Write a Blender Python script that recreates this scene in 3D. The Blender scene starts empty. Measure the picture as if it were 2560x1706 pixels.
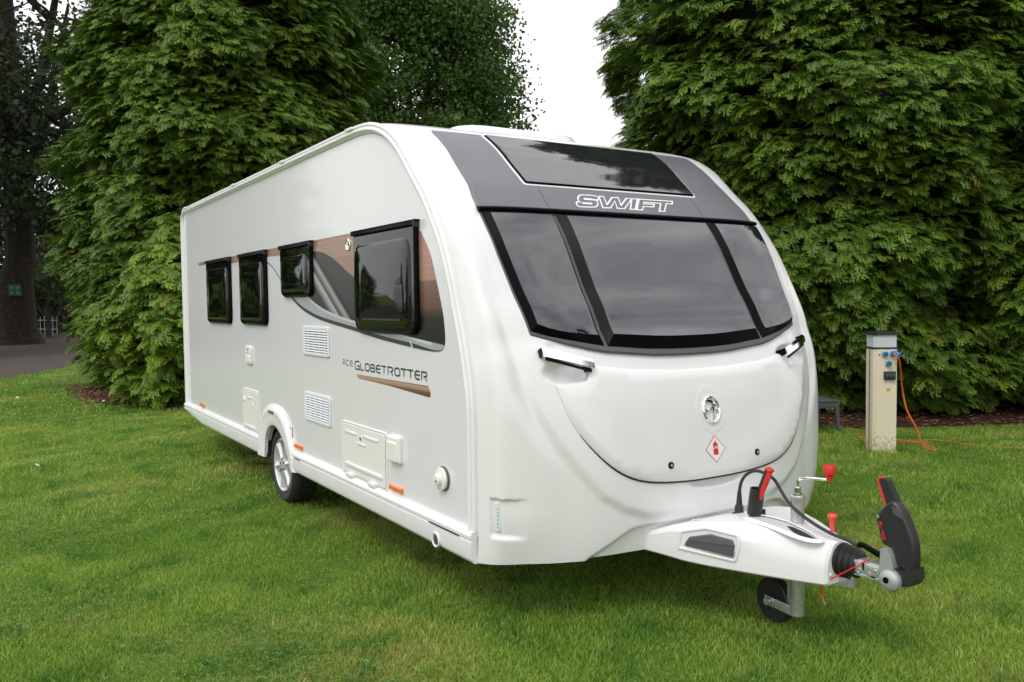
import bpy, bmesh, math, random
import numpy as np
from mathutils import Vector, Matrix
from mathutils.geometry import delaunay_2d_cdt
random.seed(7)
RNG = np.random.default_rng(11)
SC = bpy.context.scene
COL = SC.collection
PI = math.pi

# ------------------------------------------------------------------ camera
CAM = np.array([3.23216, -1.86432, 1.48551])
YAW, PIT, ROL = 2.57298, -0.04798, -0.01276
c_, s_ = math.cos, math.sin
_f = np.array([c_(YAW)*c_(PIT), s_(YAW)*c_(PIT), s_(PIT)])
_r = np.array([s_(YAW), -c_(YAW), 0.0]); _u = np.cross(_r, _f)
_r2 = c_(ROL)*_r + s_(ROL)*_u; _u2 = -s_(ROL)*_r + c_(ROL)*_u
cd = bpy.data.cameras.new('camera'); cam = bpy.data.objects.new('camera', cd); COL.objects.link(cam)
M3 = Matrix(((_r2[0], _u2[0], -_f[0]), (_r2[1], _u2[1], -_f[1]), (_r2[2], _u2[2], -_f[2])))
cam.matrix_world = Matrix.Translation(Vector(CAM)) @ M3.to_4x4()
cd.sensor_width = 36; cd.lens = 29.407; cd.clip_start = 0.05; cd.clip_end = 2000
cd.dof.use_dof = True; cd.dof.focus_distance = 4.6; cd.dof.aperture_fstop = 9
SC.camera = cam

# ------------------------------------------------------------------ world, sun, exposure
SUN_EL, SUN_AZ = math.radians(52), math.radians(-66)      # azimuth measured from +X towards +Y
W_ = bpy.data.worlds.new('World'); SC.world = W_; W_.use_nodes = True
nt = W_.node_tree; nt.nodes.clear()
def wn(t, **k):
    n = nt.nodes.new(t)
    for a, b in k.items(): setattr(n, a, b)
    return n
out = wn('ShaderNodeOutputWorld'); bg = wn('ShaderNodeBackground'); sky = wn('ShaderNodeTexSky')
sky.sky_type = 'NISHITA'; sky.sun_disc = False; sky.sun_elevation = SUN_EL
sky.sun_rotation = PI/2 - SUN_AZ; sky.air_density = 1.0; sky.dust_density = 3.0
tc = wn('ShaderNodeTexCoord'); mp = wn('ShaderNodeMapping'); mp.inputs['Scale'].default_value = (1.0, 1.0, 2.2)
nz = wn('ShaderNodeTexNoise'); nz.inputs['Scale'].default_value = 2.1; nz.inputs['Detail'].default_value = 7; nz.inputs['Roughness'].default_value = .55; nz.inputs['Distortion'].default_value = .35
cr = wn('ShaderNodeValToRGB')
cr.color_ramp.elements[0].position = .34; cr.color_ramp.elements[0].color = (3.9, 4.1, 4.6, 1)
cr.color_ramp.elements[1].position = .58; cr.color_ramp.elements[1].color = (12.6, 12.6, 12.7, 1)
mx = wn('ShaderNodeMixRGB'); mx.inputs[0].default_value = .90
nt.links.new(tc.outputs['Generated'], mp.inputs[0]); nt.links.new(mp.outputs[0], nz.inputs['Vector'])
nt.links.new(nz.outputs[0], cr.inputs[0]); nt.links.new(sky.outputs[0], mx.inputs[1]); nt.links.new(cr.outputs[0], mx.inputs[2])
sxw = wn('ShaderNodeSeparateXYZ'); nt.links.new(tc.outputs['Generated'], sxw.inputs[0])
mrw = wn('ShaderNodeMapRange'); mrw.inputs[1].default_value = 0.; mrw.inputs[2].default_value = .9; mrw.inputs[3].default_value = .88; mrw.inputs[4].default_value = 1.22; nt.links.new(sxw.outputs[2], mrw.inputs[0])
mlw = wn('ShaderNodeVectorMath', operation='SCALE'); mwl = wn('ShaderNodeMapRange'); mwl.inputs[1].default_value = .22; mwl.inputs[2].default_value = .46; mwl.inputs[3].default_value = .85; mwl.inputs[4].default_value = 0.; nt.links.new(sxw.outputs[2], mwl.inputs[0])
mxl = wn('ShaderNodeMixRGB'); mxl.inputs[2].default_value = (11.2, 11.2, 11.4, 1); nt.links.new(mwl.outputs[0], mxl.inputs[0]); nt.links.new(mx.outputs[0], mxl.inputs[1]); nt.links.new(mxl.outputs[0], mlw.inputs[0]); nt.links.new(mrw.outputs[0], mlw.inputs['Scale']); nt.links.new(mlw.outputs[0], bg.inputs[0]); bg.inputs[1].default_value = .10
nt.links.new(bg.outputs[0], out.inputs[0])
sd = bpy.data.lights.new('sun', 'SUN'); sun = bpy.data.objects.new('sun', sd); COL.objects.link(sun)
sd.energy = 0.8; sd.angle = math.radians(18); sd.color = (1.0, .97, .92)
sdir = Vector((c_(SUN_EL)*c_(SUN_AZ), c_(SUN_EL)*s_(SUN_AZ), s_(SUN_EL)))
sun.rotation_euler = sdir.to_track_quat('Z', 'Y').to_euler(); sun.location = (6, -4, 12)
SC.view_settings.view_transform = 'Standard'; SC.view_settings.look = 'None'
SC.view_settings.exposure = 0.42; SC.view_settings.gamma = 1.0
SC.render.engine = 'CYCLES'

# ------------------------------------------------------------------ materials
def mat(name, col, rough=.5, metal=0., ior=1.5, coat=0., bump=None, var=None, sub=None, emit=None, alpha=None, spec=None):
    m = bpy.data.materials.new(name); m.use_nodes = True
    t = m.node_tree; b = t.nodes['Principled BSDF']
    b.inputs['Base Color'].default_value = (*col, 1); b.inputs['Roughness'].default_value = rough
    b.inputs['Metallic'].default_value = metal; b.inputs['IOR'].default_value = ior
    b.inputs['Coat Weight'].default_value = coat; b.inputs['Coat Roughness'].default_value = .05
    if spec is not None: b.inputs['Specular IOR Level'].default_value = spec
    g = t.nodes.new('ShaderNodeTexCoord')
    if var:      # (scale, colour2, lo, hi)
        n = t.nodes.new('ShaderNodeTexNoise'); n.inputs['Scale'].default_value = var[0]; n.inputs['Detail'].default_value = 6
        r = t.nodes.new('ShaderNodeValToRGB'); r.color_ramp.elements[0].position = var[2]; r.color_ramp.elements[1].position = var[3]
        r.color_ramp.elements[0].color = (*col, 1); r.color_ramp.elements[1].color = (*var[1], 1)
        t.links.new(g.outputs['Object'], n.inputs['Vector']); t.links.new(n.outputs[0], r.inputs[0]); t.links.new(r.outputs[0], b.inputs['Base Color'])
    if bump:     # (scale, strength, distance)
        n = t.nodes.new('ShaderNodeTexNoise'); n.inputs['Scale'].default_value = bump[0]; n.inputs['Detail'].default_value = 3
        q = t.nodes.new('ShaderNodeBump'); q.inputs['Strength'].default_value = bump[1]; q.inputs['Distance'].default_value = bump[2]
        t.links.new(g.outputs['Object'], n.inputs['Vector']); t.links.new(n.outputs[0], q.inputs['Height']); t.links.new(q.outputs[0], b.inputs['Normal'])
    return m
WHITE = (.80, .785, .79)
M_abs = mat('white_abs', WHITE, .22, coat=.35, var=(1.3, (.78, .765, .765), .35, .75), bump=(5, .05, .01))
M_side = mat('white_grp', (.755, .745, .765), .16, coat=.3, var=(.9, (.73, .72, .738), .35, .75), bump=(2.6, .055, .01))
M_trim = mat('white_trim', (.80, .79, .795), .3, bump=(30, .05, .002))
M_plast = mat('white_plastic', (.76, .775, .80), .35)
M_ivory = mat('ivory_plastic', (.80, .79, .74), .35)
M_dgap = mat('black_rubber', (.012, .012, .012), .55)
M_band = mat('graphite_paint', (.175, .175, .190), .38, metal=.5, bump=(400, .03, .0005))
M_glass = mat('tinted_acrylic', (.014, .014, .017), .04, ior=2.0, bump=(2.2, .16, .014))
M_sglass = mat('black_acrylic', (.004, .005, .004), .03, ior=1.42, bump=(3, .03, .006))
M_bgloss = mat('black_gloss', (.004, .004, .005), .28, spec=.05)
M_skyl = mat('skylight_acrylic', (.016, .016, .018), .04, ior=1.9, bump=(2.0, .04, .01))
M_black = mat('black_plastic', (.02, .02, .022), .42, bump=(120, .15, .001))
M_grey = mat('grey_plastic', (.085, .087, .095), .5, bump=(160, .1, .001))
M_chrome = mat('chrome', (.82, .83, .85), .06, metal=1.)
M_steel = mat('zinc_steel', (.66, .67, .68), .26, metal=.7, var=(40, (.50, .51, .53), .4, .7), bump=(60, .25, .002))
M_silver = mat('silver_plastic', (.48, .49, .50), .38, metal=.5)
M_red = mat('red_plastic', (.62, .02, .018), .35)
M_redcoral = mat('red_lever', (.78, .07, .06), .4)
M_orange = mat('amber_lens', (.85, .17, .012), .25, coat=.3)
M_cable = mat('orange_cable', (.72, .13, .025), .5)
M_tyre = mat('tyre_rubber', (.022, .022, .023), .7, bump=(90, .4, .003))
M_alloy = mat('alloy', (.74, .74, .74), .32, metal=.55)
M_under = mat('chassis_dark', (.015, .015, .015), .8)
M_blue = mat('blue_socket', (.03, .20, .50), .35)
M_yel = mat('yellow_label', (.75, .50, .03), .5)
M_led = mat('frosted_lens', (.70, .76, .78), .15, coat=.4)
M_letter = mat('dark_lettering', (.035, .04, .045), .3)
M_white = mat('white_ink', (.82, .82, .83), .35)
M_redink = mat('red_ink', (.70, .02, .02), .4)

def copper_mat(name, lo, hi, dark=None):
    """printed copper film: fine diagonal lattice lines on copper, ramping in height"""
    m = mat(name, hi, .3, metal=.35); t = m.node_tree; b = t.nodes['Principled BSDF']
    tc = t.nodes.new('ShaderNodeTexCoord'); sx = t.nodes.new('ShaderNodeSeparateXYZ'); t.links.new(tc.outputs['Object'], sx.inputs[0])
    def math_(op, a, c=None):
        n = t.nodes.new('ShaderNodeMath'); n.operation = op
        for i, v in enumerate((a, c)):
            if v is None: continue
            if isinstance(v, (int, float)): n.inputs[i].default_value = v
            else: t.links.new(v, n.inputs[i])
        return n.outputs[0]
    def lines(kx, kz):
        v = math_('ADD', math_('MULTIPLY', sx.outputs[0], kx), math_('MULTIPLY', sx.outputs[2], kz))
        return math_('GREATER_THAN', math_('ABSOLUTE', math_('SUBTRACT', math_('FRACT', v), .5)), .42)
    g = math_('MAXIMUM', math_('MAXIMUM', lines(24, 24), lines(24, -24)), lines(0, 34))
    zr = t.nodes.new('ShaderNodeMapRange'); zr.inputs[1].default_value = 1.40; zr.inputs[2].default_value = 1.62
    t.links.new(sx.outputs[2], zr.inputs[0])
    mixa = t.nodes.new('ShaderNodeMixRGB'); mixa.inputs[1].default_value = (*lo, 1); mixa.inputs[2].default_value = (*hi, 1)
    st = math_('GREATER_THAN', zr.outputs[0], .86); ad = math_('ADD', math_('MULTIPLY', zr.outputs[0], .45), math_('MULTIPLY', st, .55))
    t.links.new(ad, mixa.inputs[0])
    last = mixa.outputs[0]
    if dark:
        dr = t.nodes.new('ShaderNodeMapRange'); dr.inputs[1].default_value = 1.405; dr.inputs[2].default_value = 1.455
        t.links.new(sx.outputs[2], dr.inputs[0]); md = t.nodes.new('ShaderNodeMixRGB'); md.inputs[1].default_value = (*dark, 1)
        t.links.new(dr.outputs[0], md.inputs[0]); t.links.new(last, md.inputs[2]); last = md.outputs[0]
    mg = t.nodes.new('ShaderNodeMixRGB'); mg.blend_type = 'MULTIPLY'; mg.inputs[2].default_value = (.78, .74, .72, 1)
    t.links.new(math_('MULTIPLY', g, .8), mg.inputs[0]); t.links.new(last, mg.inputs[1]); t.links.new(mg.outputs[0], b.inputs['Base Color'])
    return m
M_copper = copper_mat('copper_film', (.105, .048, .038), (.46, .265, .20), dark=(.018, .018, .018))
M_copper2 = copper_mat('copper_film_plain', (.34, .205, .16), (.40, .25, .195))
def ramp_mat(name, axis, stops, rough=.3, metal=.3, k=1., off=0., kx=0.):
    m = mat(name, stops[0][1], rough, metal=metal); t = m.node_tree; b = t.nodes['Principled BSDF']
    tc = t.nodes.new('ShaderNodeTexCoord'); sx = t.nodes.new('ShaderNodeSeparateXYZ'); t.links.new(tc.outputs[axis], sx.inputs[0])
    a = t.nodes.new('ShaderNodeMath'); a.operation = 'MULTIPLY_ADD'; a.inputs[1].default_value = k; a.inputs[2].default_value = off
    bb = t.nodes.new('ShaderNodeMath'); bb.operation = 'MULTIPLY_ADD'; bb.inputs[1].default_value = kx
    t.links.new(sx.outputs[2], a.inputs[0]); t.links.new(sx.outputs[0], bb.inputs[0]); t.links.new(a.outputs[0], bb.inputs[2])
    r = t.nodes.new('ShaderNodeValToRGB'); e = r.color_ramp.elements
    while len(e) > 1: e.remove(e[-1])
    e[0].position = stops[0][0]; e[0].color = (*stops[0][1], 1)
    for p, c in stops[1:]:
        q = e.new(p); q.color = (*c, 1)
    t.links.new(bb.outputs[0], r.inputs[0]); t.links.new(r.outputs[0], b.inputs['Base Color'])
    return m
# charcoal film with printed chrome streaks running down and forward
M_char = ramp_mat('charcoal_film', 'Object', [(0., (.02, .02, .02)), (.30, (.03, .03, .03)), (.395, (.42, .42, .42)), (.43, (.03, .03, .03)), (.50, (.34, .34, .34)), (.545, (.012, .012, .012)), (.62, (.035, .035, .035)), (1., (.028, .028, .028))], rough=.3, metal=.0, k=1.2, off=.0, kx=.78)
M_swoosh = mat('silver_film', (.46, .48, .52), .3, metal=.3)
M_swlight = mat('pale_silver_film', (.62, .65, .70), .3, metal=.2)

# ------------------------------------------------------------------ object helpers
def link(o, parent=None):
    COL.objects.link(o)
    if parent is not None: o.parent = parent
    return o
def tag(o, label=None, cat=None, group=None, kind=None):
    if label: o['label'] = label
    if cat: o['category'] = cat
    if group: o['group'] = group
    if kind: o['kind'] = kind
    return o
def empty(name, loc=(0, 0, 0), rz=0.):
    o = bpy.data.objects.new(name, None); o.location = loc; o.rotation_euler = (0, 0, rz); o.empty_display_size = .2
    return link(o)
def obj(name, vs, fs, m, parent=None, smooth=30, mi=None):
    me = bpy.data.meshes.new(name); me.from_pydata([tuple(map(float, v)) for v in vs], [], [tuple(map(int, f)) for f in fs])
    for x in (m if isinstance(m, (list, tuple)) else [m]): me.materials.append(x)
    if mi is not None: me.polygons.foreach_set('material_index', mi)
    me.validate()
    if smooth:
        me.polygons.foreach_set('use_smooth', [True]*len(me.polygons)); me.set_sharp_from_angle(angle=math.radians(smooth))
    me.update()
    return link(bpy.data.objects.new(name, me), parent)
class MB:
    def __init__(s): s.v = []; s.f = []; s.mi = []; s.cur = 0
    def add(s, vs, fs):
        n = len(s.v); s.v += [tuple(v) for v in vs]; s.f += [tuple(i+n for i in f) for f in fs]; s.mi += [s.cur]*len(fs); return s
    def box(s, c, d, R=None, bev=0.):
        x, y, z = [q/2 for q in d]; b = min(bev, x*.9, y*.9, z*.9)
        if b <= 0:
            V = [(i*x, j*y, k*z) for i in (-1, 1) for j in (-1, 1) for k in (-1, 1)]
            F = [(0, 1, 3, 2), (4, 6, 7, 5), (0, 4, 5, 1), (2, 3, 7, 6), (0, 2, 6, 4), (1, 5, 7, 3)]
        else:
            bm = bmesh.new(); bmesh.ops.create_cube(bm, size=2); bmesh.ops.scale(bm, vec=(x, y, z), verts=bm.verts)
            bmesh.ops.bevel(bm, geom=bm.edges[:], offset=b, segments=2, profile=.6, affect='EDGES')
            bm.verts.index_update(); V = [tuple(v.co) for v in bm.verts]; F = [tuple(v.index for v in f.verts) for f in bm.faces]; bm.free()
        if R is not None: V = [R @ Vector(v) for v in V]
        return s.add([(v[0]+c[0], v[1]+c[1], v[2]+c[2]) for v in V], F)
    def tube(s, pts, rad, n=12, cap=True):
        pts = [Vector(p) for p in pts]; m = len(pts)
        rs = rad if isinstance(rad, (list, tuple)) else [rad]*m
        V = []; F = []; nrm = None
        for i, p in enumerate(pts):
            d = (pts[min(i+1, m-1)] - pts[max(i-1, 0)]).normalized()
            if nrm is None:
                nrm = d.orthogonal().normalized()
            else:
                nrm = (nrm - d*nrm.dot(d)); nrm = nrm.normalized() if nrm.length > 1e-6 else d.orthogonal().normalized()
            b = d.cross(nrm)
            for k in range(n):
                a = 2*PI*k/n; V.append(p + (nrm*math.cos(a)+b*math.sin(a))*rs[i])
        for i in range(m-1):
            for k in range(n): F.append((i*n+k, i*n+(k+1) % n, (i+1)*n+(k+1) % n, (i+1)*n+k))
        if cap: F.append(tuple(range(n-1, -1, -1))); F.append(tuple(range((m-1)*n, m*n)))
        return s.add(V, F)
    def lathe(s, prof, org=(0, 0, 0), axis=(0, 0, 1), n=24, close=False):
        a = Vector(axis).normalized(); u = a.orthogonal().normalized(); w = a.cross(u); o = Vector(org); V = []; F = []
        for r, h in prof:
            for k in range(n):
                t = 2*PI*k/n; V.append(o + a*h + (u*math.cos(t)+w*math.sin(t))*r)
        m = len(prof)
        for i in range(m-1 if not close else m):
            j = (i+1) % m
            for k in range(n): F.append((i*n+k, i*n+(k+1) % n, j*n+(k+1) % n, j*n+k))
        if not close:
            F.append(tuple(range(n-1, -1, -1))); F.append(tuple(range((m-1)*n, m*n)))
        return s.add(V, F)
    def prism(s, poly, M, h0, h1):
        """poly 2D CCW, M(a,b,h)->3D"""
        n = len(poly); V = [M(a, b, h0) for a, b in poly] + [M(a, b, h1) for a, b in poly]
        F = [(i, (i+1) % n, n+(i+1) % n, n+i) for i in range(n)] + [tuple(range(n, 2*n)), tuple(range(n-1, -1, -1))]
        return s.add(V, F)
    def out(s, name, m, parent=None, smooth=30):
        return obj(name, s.v, s.f, m, parent, smooth, s.mi if isinstance(m, (list, tuple)) else None)

def area(P): return .5*sum(P[i][0]*P[(i+1) % len(P)][1]-P[(i+1) % len(P)][0]*P[i][1] for i in range(len(P)))
def ccw(P): return list(P) if area(P) > 0 else list(P)[::-1]
def inset(P, d):
    n = len(P); o = []
    for i in range(n):
        a = np.array(P[i-1]); b = np.array(P[i]); c = np.array(P[(i+1) % n])
        e1 = (b-a)/(np.linalg.norm(b-a)+1e-12); e2 = (c-b)/(np.linalg.norm(c-b)+1e-12)
        n1 = np.array([-e1[1], e1[0]]); n2 = np.array([-e2[1], e2[0]]); m = n1+n2; k = 1+n1@n2
        o.append(tuple(b + d*m/max(k, .35)))
    return o
def dens(P, h):
    o = []
    for i in range(len(P)):
        a = np.array(P[i]); b = np.array(P[(i+1) % len(P)]); k = max(1, int(np.linalg.norm(b-a)/h))
        for j in range(k): o.append(tuple(a+(b-a)*j/k))
    return o
def rounded(P, r, n=5):
    """round every corner of polygon P; r number or list"""
    o = []; N_ = len(P)
    for i in range(N_):
        rr = r[i] if isinstance(r, (list, tuple)) else r
        a = np.array(P[i-1], float); b = np.array(P[i], float); c = np.array(P[(i+1) % N_], float)
        if rr <= 0: o.append(tuple(b)); continue
        e1 = (a-b)/np.linalg.norm(a-b); e2 = (c-b)/np.linalg.norm(c-b)
        for k in range(n+1):
            t = k/n; p = (b+e1*rr)*(1-t)**2 + b*2*t*(1-t) + (b+e2*rr)*t*t; o.append(tuple(p))
    return o
def rect(x0, x1, z0, z1, r=0., n=5): return rounded([(x0, z0), (x1, z0), (x1, z1), (x0, z1)], r, n)
def fill(P, h):
    """triangulate polygon with interior grid; returns pts, tris (CCW)"""
    xs = [p[0] for p in P]; ys = [p[1] for p in P]; A = np.array(P); pts = list(P)
    if h:
        gx = np.arange(min(xs)+h/2, max(xs), h); gy = np.arange(min(ys)+h/2, max(ys), h)
        if len(gx) and len(gy):
            X, Y = np.meshgrid(gx, gy); X = X.ravel(); Y = Y.ravel(); ins = np.zeros(len(X), bool); B = np.roll(A, -1, 0)
            dmin = np.full(len(X), 1e9)
            for (x1, y1), (x2, y2) in zip(A, B):
                c = ((y1 > Y) != (y2 > Y)); 
                if y1 != y2: ins ^= c & (X < (x2-x1)*(Y-y1)/(y2-y1)+x1)
                L = (x2-x1)**2+(y2-y1)**2+1e-12; t = np.clip(((X-x1)*(x2-x1)+(Y-y1)*(y2-y1))/L, 0, 1)
                dmin = np.minimum(dmin, np.hypot(X-x1-t*(x2-x1), Y-y1-t*(y2-y1)))
            ok = ins & (dmin > h*.4); pts += list(zip(X[ok], Y[ok]))
    r = delaunay_2d_cdt([Vector((float(a), float(b))) for a, b in pts], [], [list(range(len(P)))], 1, 1e-7)
    V = [(v.x, v.y) for v in r[0]]; T = []
    for f in r[2]:
        a = [V[i] for i in f]
        T.append(tuple(f) if area(a) > 0 else tuple(f)[::-1])
    return V, T
def patch(name, P, M, h0, h1, m, parent=None, bev=0., bevh=None, h=.0, edge_mi=False, smooth=35, dh=None):
    """a raised plate with outline P on the chart M(a,b,h). bev: width of bevel, bevh: its height"""
    P = ccw(P); P = dens(P, h) if h else P
    bevh = bev if bevh is None else bevh
    V = []; F = []; mi = []
    I = inset(P, bev) if bev > 0 else P
    n = len(P)
    pts, tris = fill(I, h)
    if M is FR:
        A = np.array(pts); top = [tuple(v) for v in FRv(A[:, 0], A[:, 1], h1)]
        B = np.array(P); lo = [tuple(v) for v in FRv(B[:, 0], B[:, 1], h0)]
        mid = [tuple(v) for v in FRv(B[:, 0], B[:, 1], h1-bevh)]
        Ii = np.array(I); ir = [tuple(v) for v in FRv(Ii[:, 0], Ii[:, 1], h1)]
    else:
        top = [M(a, b, h1) for a, b in pts]; lo = [M(a, b, h0) for a, b in P]; mid = [M(a, b, h1-bevh) for a, b in P]; ir = [M(a, b, h1) for a, b in I]
    V += top; F += list(tris); mi += [0]*len(tris)
    def ring(a, b, k):
        o = len(V); V.extend(a); V.extend(b)
        for i in range(n): F.append((o+i, o+(i+1) % n, o+n+(i+1) % n, o+n+i)); mi.append(k)
    k = 1 if edge_mi else 0
    if bev > 0: ring(mid, ir, k)
    if h1-bevh > h0: ring(lo, mid, k)
    me_o = obj(name, V, F, m, parent, 0, mi if isinstance(m, (list, tuple)) else None)
    me = me_o.data; bm = bmesh.new(); bm.from_mesh(me); bmesh.ops.remove_doubles(bm, verts=bm.verts, dist=1e-5); bm.to_mesh(me); bm.free()
    if smooth:
        me.polygons.foreach_set('use_smooth', [True]*len(me.polygons)); me.set_sharp_from_angle(angle=math.radians(smooth))
    return me_o

# ------------------------------------------------------------------ caravan surface chart
WD = 2.25
PR = [(-0.03,.24,.34,3.2,.8),(0.0,.31,.36,3.2,.8),(.015,.43,.365,3.2,.8),(.02,.6,.36,3.2,.8),(.022,.75,.345,3.2,.78),(.02,.94,.31,3.4,.75),(.01,1.06,.275,3.8,.72),(-.01,1.17,.235,4.4,.66),(-.04,1.26,.20,5,.6),(-.07,1.36,.175,6,.55),(-.11,1.46,.15,7,.5),(-.15,1.57,.13,8,.5),(-.22,1.74,.105,9,.5),(-.31,1.88,.09,9,.5),(-.41,2.0,.085,9,.5),(-.54,2.12,.082,9,.5),(-.66,2.24,.07,9,.5),(-.81,2.36,.048,9,.5),(-.98,2.435,.028,9,.5),(-1.12,2.465,.018,9,.5),(-1.3,2.475,.015,9,.5),(-1.6,2.475,.015,9,.5),
 (-2.4,2.475,.015,9,.5),(-3.6,2.475,.015,9,.5),(-4.8,2.475,.015,9,.5),(-5.7,2.475,.015,9,.5),(-5.98,2.475,.015,9,.5),(-6.07,2.46,.03,9,.5),(-6.10,2.40,.05,8,.5),(-6.105,2.25,.05,8,.5),(-6.11,1.7,.05,8,.5),(-6.12,1.0,.05,8,.5),(-6.13,.6,.05,8,.5),(-6.135,.43,.05,8,.5)]
def catmull(P, n=8):
    o = []; Q = np.vstack([2*P[0]-P[1], P, 2*P[-1]-P[-2]])
    for i in range(1, len(Q)-2):
        a, b, c, d = Q[i-1:i+3]
        for k in range(n):
            t = k/n; o.append(.5*((2*b)+(-a+c)*t+(2*a-5*b+4*c-d)*t*t+(-a+3*b-3*c+d)*t**3))
    o.append(P[-1]); return np.array(o)
CC = catmull(np.array(PR)); SS = np.concatenate([[0], np.cumsum(np.linalg.norm(np.diff(CC[:, :2], axis=0), axis=1))])
TT = np.gradient(CC[:, :2], SS, axis=0)
for _ in range(6): TT[1:-1] = (TT[:-2]+2*TT[1:-1]+TT[2:])/4
NN = np.stack([TT[:, 1], -TT[:, 0]], 1); NN /= np.linalg.norm(NN, axis=1)[:, None]
def S0(y, s):
    I = lambda a: np.interp(s, SS, a)
    v = np.minimum(1, np.abs(1-2*y/WD)); g = (1-v**I(CC[:, 3]))**I(CC[:, 4]); d = I(CC[:, 2])
    return np.stack([I(CC[:, 0])+I(NN[:, 0])*d*g, y+0*s, I(CC[:, 1])+I(NN[:, 1])*d*g], -1)
def SN(y, s):
    y = np.clip(y, .004, WD-.004); e = 2e-3
    a = S0(y+e, s)-S0(y-e, s); b = S0(y, s+e)-S0(y, s-e); n = np.cross(a, b)
    return n/np.linalg.norm(n, axis=-1)[..., None]
def FRv(y, s, h): return S0(y, s) + SN(y, s)*np.asarray(h)[..., None] if np.ndim(h) else S0(y, s)+SN(y, s)*h
def FR(y, s, h): return tuple(FRv(np.array([float(y)]), np.array([float(s)]), h)[0])
def SD(x, z, h): return (x, -h, z)
def mirror(P): return [(WD-a, b) for a, b in P]

# ================================================================== CARAVAN
van = tag(empty('touring_caravan', (-3, 1.125, 0)), 'long white touring caravan with copper and charcoal side graphics and a dark three-pane front window', 'caravan')
van.location = (0, 0, 0)
# --- displacement of the moulded front
RING = [(.10, 1.75), (.12, 1.35), (.165, 1.05), (.195, .85), (.241, .733), (.298, .627), (.379, .513), (.485, .391), (.592, .328), (.700, .293), (.848, .283), (1.125, .280)]
CUT = [(.30, .02), (.345, .07), (.403, .124), (.494, .166), (.609, .220), (.672, .230), (.85, .233), (1.125, .234)]
def dist_side(Y, Sv, line):
    """signed distance to an open polyline in (y,s); positive on its lower/outer side"""
    d = np.full(Y.shape, 1e9); sg = np.zeros(Y.shape)
    for (a, b), (c, e) in zip(line[:-1], line[1:]):
        L = (c-a)**2+(e-b)**2; t = np.clip(((Y-a)*(c-a)+(Sv-b)*(e-b))/L, 0, 1)
        dx = Y-a-t*(c-a); dy = Sv-b-t*(e-b); q = np.hypot(dx, dy); cr = (c-a)*dy-(e-b)*dx
        m = q < d-1e-9; d = np.where(m, q, d); sg = np.where(m, np.sign(cr), sg)
    return d*-sg
sm = lambda t: np.clip(t, 0, 1)**2*(3-2*np.clip(t, 0, 1))
def disp(y, s):
    Y = np.where(y > 1.125, WD-y, y)
    dr = dist_side(Y, s, RING); amp = .020*sm((1.62-s)/.35)*np.where(Y > .6, 1-.7*sm((Y-.6)/.4), 1)
    h = -amp*.8*sm(dr/.05)*sm((Y-.02)/.16)
    wd_ = .10+.16*(1-sm((s-.55)/.45))
    h += .036*sm((Y-.005)/.075)*(1-sm((Y-.09)/wd_))*sm((s-.02)/.3)*(1-sm((s-1.25)/.45))*sm((dr+.03)/.14)
    dc = dist_side(Y, s, CUT); h -= .026*sm((dc+.004)/.022)*sm((Y-.30)/.10)
    # recess of the lamp cluster: sharp top and inner edge, fading backwards
    rx = sm((y-.028)/.012)*(1-sm((y-.085)/.085)); ry = sm((s-.200)/.022)*(1-sm((s-.376)/.008))
    h -= .015*rx*ry
    Yr = WD-y; rx = sm((Yr-.028)/.012)*(1-sm((Yr-.085)/.085)); h -= .004*rx*ry
    # grab handle scoops
    q = np.hypot((Y-.375)/.135, (s-.895)/.055); h -= .035*(1-sm((q-.55)/.5))
    # shelf under the window
    h -= .012*sm((s-.85)/.02)*(1-sm((s-.99)/.04))*sm((Y-.28)/.05)
    # pull recess below the lid
    q = np.hypot((Y-1.125)/.19, (s-.385)/.035); h -= .018*(1-sm((q-.7)/.4))
    return h
def shell(name, s0, s1, ny, ns, m, parent, dsp=False, y0=0., y1=WD):
    t = np.linspace(-1, 1, ny); yy = (y0+y1)/2+(y1-y0)/2*np.sign(t)*(1-(1-np.abs(t))**1.5)
    Y, Sv = np.meshgrid(yy, np.linspace(s0, s1, ns)); P = S0(Y, Sv)
    if dsp:
        Yc = np.minimum(Y, WD-Y); lo_ = .073+.044*(1-np.exp(-Yc/.11))+.011*sm((Yc-.2)/.5); Sv = lo_+(Sv-s0)*(s1-lo_)/(s1-s0); P = S0(Y, Sv)
        P = P + SN(Y, Sv)*disp(Y, Sv)[..., None]
    V = P.reshape(-1, 3); i = np.arange(ns-1)[:, None]*ny+np.arange(ny-1)[None, :]; i = i.ravel()
    F = np.stack([i, i+1, i+ny+1, i+ny], 1)
    return obj(name, V, F, m, parent, 55)
sfront = float(np.interp(-1.3, -CC[::1, 0][60:180], SS[60:180])) if False else float(SS[np.argmin(np.abs(CC[:, 0]+1.3))])
srear = float(SS[np.argmin(np.abs(CC[:, 0]+5.97)+10*(CC[:, 1] < 2.4))])
front = shell('front_panel', 0.05, sfront, 300, 420, M_abs, van, True)
shell('roof', sfront, srear, 30, 60, M_side, van)
shell('rear_panel', srear, SS[-1], 40, 50, M_abs, van)
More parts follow.
